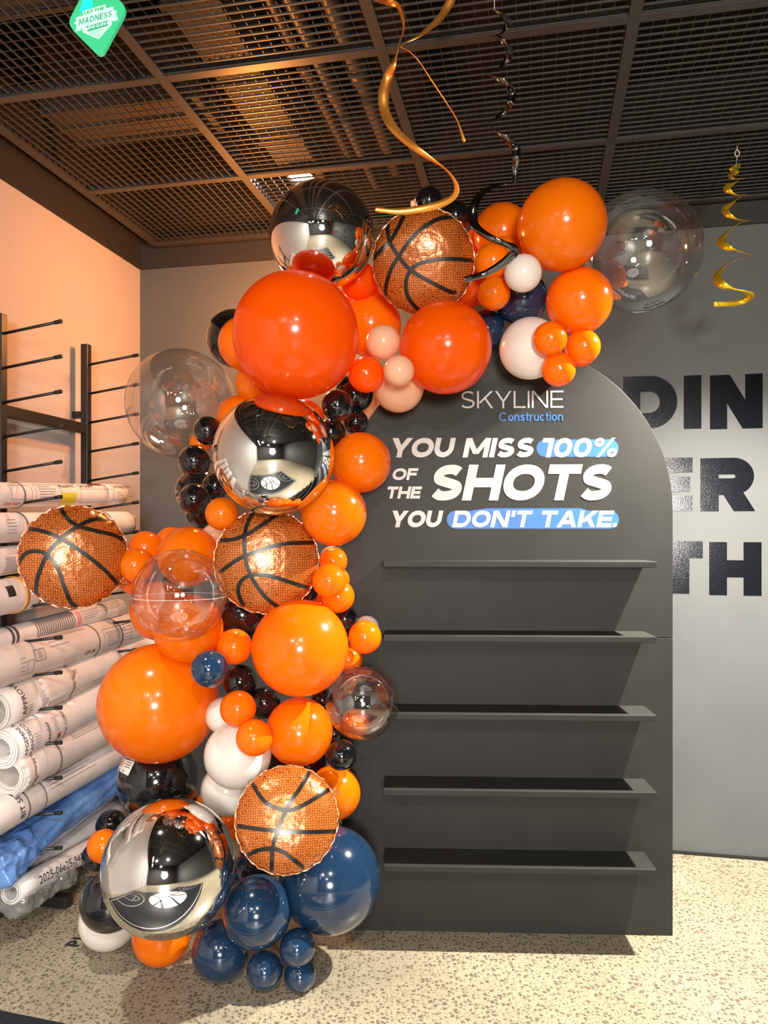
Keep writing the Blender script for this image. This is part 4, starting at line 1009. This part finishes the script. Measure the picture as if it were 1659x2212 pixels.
# gold swirl by the grey wall
gk = []
YD = 2.90
seq = [(1589, 361, 0, 4, 20), (1597, 357, -1, 5, 20), (1581, 366, 1, 5, 20), (1592, 371, -1, 5, 30), (1578, 376, 0, 6, 10), (1584, 386, 1, 3, 60), (1606, 385, 0, 2, 75), (1594, 390, -1, 2, 75), (1574, 402, 0, 7, 5), (1571, 410, 1, 6, 10), (1590, 421, 1, 2.5, 65),
       (1612, 420, 0, 1.5, 80), (1595, 428, -1, 2, 75), (1568, 450, 0, 7, 5), (1572, 463, 1, 6, 10), (1592, 474, 1, 3, 60), (1618, 477, 0, 1.5, 80), (1598, 481, -1, 2, 75), (1570, 503, -1, 4, 50), (1558, 520, 0, 9, 5), (1570, 534, 1, 7, 10), (1592, 542, 1, 3, 60),
       (1622, 552, 0, 2, 70), (1590, 562, -1, 1.5, 80), (1560, 580, -1, 4, 45), (1549, 600, 0, 9, 8), (1560, 615, 1, 8, 10), (1585, 625, 1, 3.5, 55), (1608, 630, 1, 4, 50), (1621, 638, 0, 8, 10), (1608, 649, -1, 6, 10), (1580, 656, -1, 5.5, 5), (1543, 657, 0, 5, 5)]
for x, y, dz, hw_, tw in seq: gk.append((x, y, YD-dz*.055, hw_*YD/FPX, tw))
top = P(1589, 361, YD)
rt = ribbon('foil_swirl', gk, 'ribbon_gold', 'gold foil swirl hanging before the grey wall beside the big clear balloon', G3, [top, P(1592, 345, YD+.01)])
mb = MB(); ring = []
rc = P(1592.5, 331, YD+.01)
for i in range(25):
    a = 2*math.pi*i/24; ring.append(rc+Vector((math.cos(a)*.009, 0, math.sin(a)*.011))-rt.location)
mb.tube(ring, .0016, 6, caps=False); mb.tube([rc-ZUP*.011-rt.location, P(1592, 345, YD+.01)-rt.location], .0012, 6)
zt = GZ+.004; mb.tube([rc+ZUP*.011-rt.location, Vector((rc.x, rc.y, zt))-rt.location], .0012, 6)
mb.obj('hanging_ring', 'clear_seam', rt)
# silver swirl
YS = 2.12
sk = [(1068, 22, 1, 3, 50), (1082, 31, 1, 4, 40), (1097, 44, 0, 7, 10), (1095, 56, -1, 6, 15), (1083, 72, -1, 3, 60), (1062, 77, 0, 2, 75), (1078, 82, 1, 5, 40), (1092, 96, 1, 5, 30), (1102, 112, 0, 8, 8), (1097, 126, -1, 7, 10), (1078, 148, -1, 4, 45),
      (1052, 160, 0, 1.5, 80), (1072, 168, 1, 5, 35), (1095, 182, 1, 7, 20), (1106, 200, 0, 9, 5), (1102, 222, 0, 8, 5), (1092, 238, -1, 6, 20), (1070, 258, -1, 4, 40), (1054, 268, 0, 1.5, 80), (1078, 288, 1, 4, 45), (1098, 302, 1, 7, 20), (1113, 318, 0, 10, 5),
      (1115, 340, 0, 8, 5), (1112, 365, -.5, 6, 10), (1112, 392, -1, 5, 10), (1098, 397, -1, 2, 70), (1074, 401, -1, 4, 50), (1045, 414, -.5, 6, 20), (1026, 440, 0, 9, 5), (1021, 470, 0, 10, 5), (1032, 494, .5, 8, 5), (1060, 514, 1, 7, 10), (1090, 526, 1, 6, 20), (1110, 537, .5, 9, 5), (1108, 549, 0, 10, 5),
      (1085, 570, -.5, 9, 5), (1050, 590, -1, 7, 5), (1020, 600, -1, 6.5, 5), (1004, 604, -1, 6, 5)]
sk = [(x, y, YS-dz*.05-(.02 if y > 380 else 0), hw_*YS/FPX, tw) for x, y, dz, hw_, tw in sk]
p = P(1068, 22, YS-.05)
ribbon('foil_swirl', sk, 'ribbon_silver', 'black and silver foil swirl curling down in front of the orange balloons', G3, [p, Vector((p.x, p.y, GZ))])
# copper swirls
YC = 1.92
ck = [(880, -60, .5, 6, 20), (818, -12, 0, 8, 15), (835, 3, -1, 8, 30), (857, 10, -1, 6, 35), (868, 32, -.5, 6, 30), (872, 62, 0, 4, 55), (862, 95, .5, 3, 70), (856, 118, .5, 4, 55), (849, 142, .5, 7, 25), (838, 165, 0, 10, 8), (829, 200, 0, 12, 4), (830, 235, 0, 11, 4), (842, 265, .3, 10, 8), (866, 294, .6, 8, 15), (900, 322, 1, 7, 20), (930, 343, 1, 5, 35),
      (958, 362, .8, 3, 55), (978, 384, .4, 4, 40), (987, 408, 0, 6, 20), (976, 428, -.4, 7, 15), (945, 443, -.8, 8, 10), (905, 452, -1, 7.5, 8), (860, 457, -1, 6, 8), (810, 452, -1, 4.5, 8)]
ck = [(x, y, YC-dz*.06, hw_*YC/FPX, tw) for x, y, dz, hw_, tw in ck]
p = P(880, -60, YC-.03)
ribbon('foil_swirl', ck, 'ribbon_copper', 'big copper foil swirl hanging over the uppermost basketball balloon', G3, [p, Vector((p.x, p.y, GZ))])
c2 = [(985, -40, 0, 9, 5), (976, -4, 0, 9, 5), (962, 22, 0, 8.5, 5), (948, 42, .3, 7, 10), (930, 58, .6, 6, 20), (905, 78, 1, 4, 40), (880, 90, 1, 2.5, 60), (866, 100, 1, 2, 70), (885, 112, .5, 2, 70), (905, 132, 0, 2, 70), (930, 170, -.5, 2, 60), (960, 215, -1, 2, 60), (985, 255, -1, 2, 50), (996, 285, -1, 3, 30), (1001, 300, -1, 4, 10), (1004, 306, -1, 3, 5)]
c2 = [(x, y, 2.02-dz*.05, hw_*2.02/FPX, tw) for x, y, dz, hw_, tw in c2]
p = P(985, -40, 2.02)
ribbon('foil_swirl', c2, 'ribbon_copper', 'thin golden copper swirl ending in a small pointed tip, between the copper and silver ones', G3, [p, Vector((p.x, p.y, GZ))])
# ================================================================== GREEN DIAMOND SIGN
YG = 2.0
sc_ = P(212, 52, YG); sign = empty('hanging_sign', sc_, 'glowing green diamond sign reading LET THE MADNESS BEGIN, hung from the ceiling', 'sign')
def sg(pts, name, mat, h, t=.0012, par=None):
    q = [P(x, y, YG) for x, y in pts]; vs = [p-sc_+Vector((0, -h-t, 0)) for p in q]+[p-sc_+Vector((0, -h, 0)) for p in q]; n = len(q)
    mb = MB(); mb.add(vs, [tuple(range(n)), tuple(range(2*n-1, n-1, -1))]+[(i, n+i, n+(i+1) % n, (i+1) % n) for i in range(n)]); return mb.obj(name, mat, par or sign, False)
def cz(x, y): return (140+x*150/1659, y*130/1438)
def rounded(pts, k=.16, n=7):
    out = []; m_ = len(pts)
    for i in range(m_):
        p0, p1, p2 = Vector(pts[i-1]), Vector(pts[i]), Vector(pts[(i+1) % m_]); a = p1.lerp(p0, k); b_ = p1.lerp(p2, k)
        for j in range(n+1):
            t_ = j/n; out.append(tuple((1-t_)**2*a+2*t_*(1-t_)*p1+t_*t_*b_))
    return out
dia = rounded([cz(100, 640), cz(900, 1440), cz(1530, 260), cz(700, -520)])
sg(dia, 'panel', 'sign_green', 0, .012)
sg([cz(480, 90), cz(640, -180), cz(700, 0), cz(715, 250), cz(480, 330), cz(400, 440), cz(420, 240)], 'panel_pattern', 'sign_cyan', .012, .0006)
bl = MB()
emb = [[(470, 350), (1010, 190), (1025, 280), (1200, 235), (1215, 340), (1280, 325), (1270, 420), (1320, 550), (1190, 585), (1165, 560), (1165, 660), (850, 1010), (480, 850), (455, 740), (420, 800), (300, 830), (335, 700), (270, 620), (330, 590), (310, 500), (490, 450)]]
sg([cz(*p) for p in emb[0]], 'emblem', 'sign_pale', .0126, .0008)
def sign_text(s, w, x0, x1, y0, y1, slope, mat, slant=0.0, gap=.12):
    polys, W = text_polys(s, w, gap, slant); mb = MB()
    for q in polys:
        vs = []
        for x, y in q:
            fx = x/W; cx_ = x0+(x1-x0)*fx; cy_ = y1+(y0-y1)*y+slope*(cx_-x0)
            a, b_ = cz(cx_, cy_); vs.append(P(a, b_, YG)-sc_+Vector((0, -.0152, 0)))
        mb.add(vs, [tuple(range(len(vs)))])
    mb.obj('lettering', mat, sign, False)
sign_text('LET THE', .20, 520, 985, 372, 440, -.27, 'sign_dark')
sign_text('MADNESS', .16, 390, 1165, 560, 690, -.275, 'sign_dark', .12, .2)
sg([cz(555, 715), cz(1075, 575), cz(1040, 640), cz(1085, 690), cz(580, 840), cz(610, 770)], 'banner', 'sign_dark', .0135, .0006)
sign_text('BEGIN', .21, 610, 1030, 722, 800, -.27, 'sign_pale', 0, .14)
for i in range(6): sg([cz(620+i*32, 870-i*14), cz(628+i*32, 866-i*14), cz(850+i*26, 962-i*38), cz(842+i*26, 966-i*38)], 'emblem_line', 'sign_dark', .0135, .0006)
ptop = P(285, -60, YG)
mb = MB(); q0 = P(212, -35, YG); mb.tube([q0-sc_+Vector((0, -.006, 0)), Vector((q0.x, q0.y-.006, GZ))-sc_], .001, 6); mb.obj('thread', 'clear_seam', sign)
# ================================================================== FLOOR DECALS
D0 = Vector((-1.18, 2.338, 0)); dd = Vector((.226, -.063, 0)).normalized(); dn = Vector((dd.y, -dd.x, 0)); dn = dn if dn.y < 0 else -dn
org = D0-dd*.30
dec = empty('court_decal', org, 'black floor decal of a basketball court, one edge just showing at the bottom corner', 'decal')
W_, H_ = 2.75, 1.75
def fl(x, y, h=0): return dd*x+dn*y+ZUP*h
def flat(polys, name, mat, h):
    mb = MB()
    for q in polys:
        n = len(q); mb.add([fl(x, y, h) for x, y in q]+[fl(x, y, h-.0006 if h > .001 else .0001) for x, y in q], [tuple(range(n))]+[(i, n+i, n+(i+1) % n, (i+1) % n) for i in range(n)])
    return mb.obj(name, mat, dec, False)
flat([[(0, 0), (W_, 0), (W_, H_), (0, H_)]], 'decal_sheet', 'decal_black', .0010)
def line(pts, w_, name='court_line', mat='decal_white', h=.0016): return flat([[tuple(p) for p in q] for q in stroke_polys(pts, w_)], name, mat, h)
m0 = .062
line([(m0, m0), (W_-m0, m0), (W_-m0, H_-m0), (m0, H_-m0), (m0, m0)], .016)
for s_ in (0, 1):
    X = lambda x: x if s_ == 0 else W_-x
    line([(X(m0), H_/2-.2), (X(.38), H_/2-.2), (X(.38), H_/2+.2), (X(m0), H_/2+.2)], .014)
    line([(X(.38+.15*math.cos(R(a))), H_/2+.15*math.sin(R(a))) for a in range(-90, 91, 10)], .014)
    line([(X(m0+.62*math.cos(R(a))), H_/2+.53*math.sin(R(a))) for a in range(-90, 91, 8)], .014)
bc = (W_/2, H_/2); rb = .56
flat([[(bc[0]+rb*math.cos(R(a)), bc[1]+rb*math.sin(R(a))) for a in range(0, 360, 6)]], 'ball', 'decal_white', .0016)
def bl_(pts): return line([(bc[0]+x*rb, bc[1]+y*rb) for x, y in pts], .042, 'ball_line', 'decal_black', .0022)
bl_([(-.86, -.5), (-.3, -.1), (.3, .05), (.98, .05)]); bl_([(-.2, .97), (.0, .4), (.05, -.3), (-.15, -.98)])
bl_([(.55, .82), (.3, .35), (.35, -.2), (.7, -.7)]); bl_([(-.75, .65), (-.4, .3), (-.5, -.3), (-.62, -.76)])
# lettering on the floor by the white balloon
base = Vector(((168-CX)/FPX*(FPX*CAMH/(2046-CY)), FPX*CAMH/(2046-CY), 0))
fx = V; fy = (Vector(((139-CX)/FPX*(FPX*CAMH/(2043-CY)), FPX*CAMH/(2043-CY), 0))-base); capl = fy.length; fy = fy.normalized()
polys, W = text_polys('PL', .24, .16)
mb = raised([[(p[0]*capl, p[1]*capl) for p in q] for q in polys], lambda x, y, h: fx*x+fy*y+ZUP*(.0002+h), .001)
ro = empty('floor_lettering', base, 'black letters stuck on the floor beside the white floor balloon', 'lettering'); mb.obj('letters', 'ink_black', ro, False)
